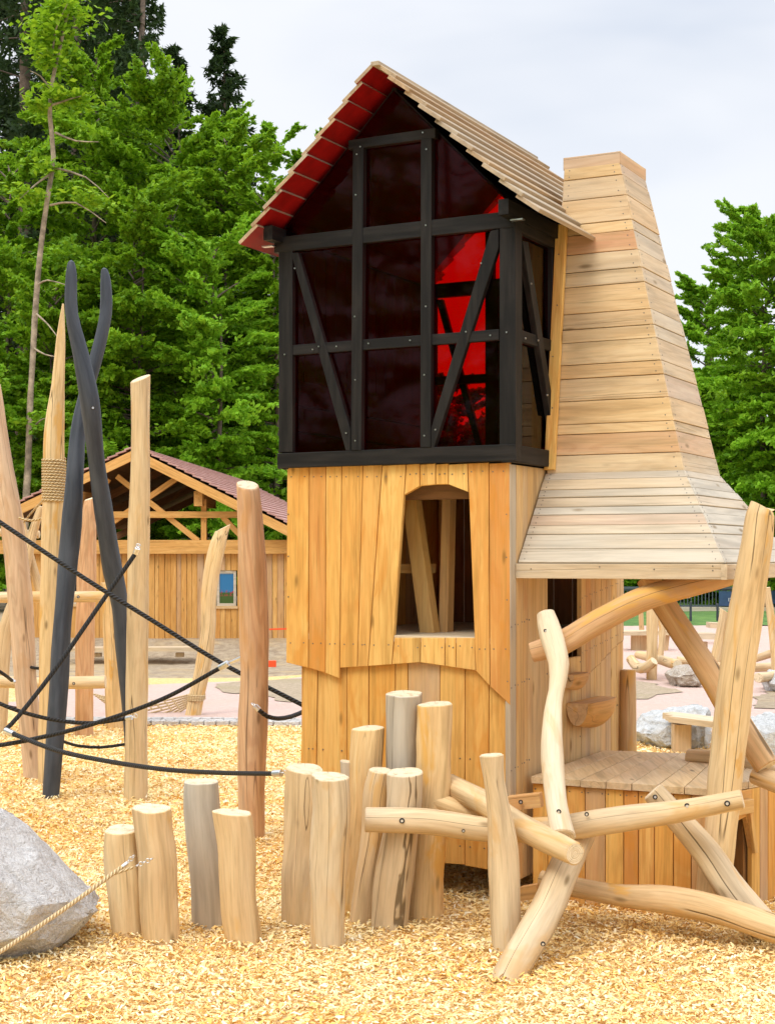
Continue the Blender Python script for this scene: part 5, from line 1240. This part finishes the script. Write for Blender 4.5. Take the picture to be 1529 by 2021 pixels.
for kind, px, top, Y, wpx, lab, seed, mat, nm, lo, dens in tr:
    zb = 0 if px > 900 else max(-.3, (Y-58)*.55)
    tree(kind, px, top, Y, wpx, lab, seed, mat=mat, nm=nm, lo=lo, dens=dens, zb=zb, grp='trees of the forest edge' if px < 900 else 'trees beyond the railing')
# the forest edge goes on round the clearing to the left of and behind the camera (it is what the red panes mirror)
for i, (x, y, h, rr) in enumerate(((-26, 10, 15, 4.2), (-27, 3, 16, 4.5), (-26, -4, 17, 4.6), (-23, -11, 16, 4.5), (-18, -17, 16, 4.5), (-11, -22, 15, 4.3), (-32, -8, 19, 5), (-27, -18, 19, 5))):
    tree('broad', 0, 0, 40, 100, 'green tree of the clearing edge outside the left of the view', 60+i, mat='leaf', nm='beech_tree', lo=.03, dens=.8, at=(x, y, h, rr), grp='trees of the clearing edge behind the camera')
# thin leaning trunk with bare pale limbs
TT = thing('thin_tree', 'thin leaning pale trunk with bare twigs rising past the shed', 'tree', Vector((P(48, 1000, 43.5).x, 43.5, -.3)), 'trees of the forest edge')
mb = MB(); tube(mb, L([(44, 1130, 43.5, 15), (55, 940, 43.5, 14), (62, 760, 43.5, 12), (76, 540, 43.5, 11), (90, 420, 43.5, 10), (106, 310, 43.5, 9), (99, 230, 43.5, 9), (104, 160, 43.5, 7), (122, 80, 43.5, 7), (140, 0, 43.5, 4)]), seg=10, step=.4, rough=.1, tn=(.2, .6, 0), emi=0); mb.build('trunk', ['palebark'], TT)
mb = MB()
for pts in ([(78, 560), (95, 553), (130, 562)], [(73, 620), (95, 640), (116, 668)], [(104, 207), (140, 195), (160, 190)], [(110, 262), (150, 278), (195, 280)], [(98, 345), (70, 365), (40, 392)], [(105, 330), (170, 350), (215, 390)], [(100, 405), (150, 400), (210, 440)],
            [(68, 688), (90, 700), (118, 705)], [(104, 120), (110, 60), (135, 5)], [(60, 850), (80, 830), (90, 826)], [(104, 180), (80, 150), (60, 140)]):
    mb = MB(); tube(mb, [(*P(x, y, 43.4-.3*i), .035-.013*i) for i, (x, y) in enumerate(pts)], seg=6, step=.4, rough=.1, emi=0); mb.build('bare_limb', ['palebark'], TT)
r = np.random.RandomState(77); Cs = []; Ds = []
for (x, y, sx, sy, m) in ((100, 70, 45, 40, 700), (130, 20, 50, 30, 600), (100, 120, 30, 20, 300), (75, 210, 22, 10, 220), (110, 190, 25, 12, 220), (95, 330, 30, 14, 200), (60, 385, 40, 8, 260), (180, 395, 40, 10, 260), (150, 195, 40, 8, 260)):
    k = 43.5/F; c = np.stack([(x-CX+r.normal(0, sx*.5, m))*k, 43.5+r.normal(0, .5, m), EYE+(HY-y+r.normal(0, sy*.5, m))*k], 1); Cs.append(c); Ds.append(r.normal(0, 1, (m, 3)))
C = np.concatenate(Cs); D = np.concatenate(Ds); V = leaves(C, D, .22, .12, 3, .7); tnn = np.stack([r.rand(len(C)), (r.rand(len(C)) > .6)*.8, np.zeros(len(C))], 1).astype('f')
fast_mesh('crown', V, tnn, 'leaf', TT)
for o in bpy.data.objects:
    if '_o' in o: del o['_o']
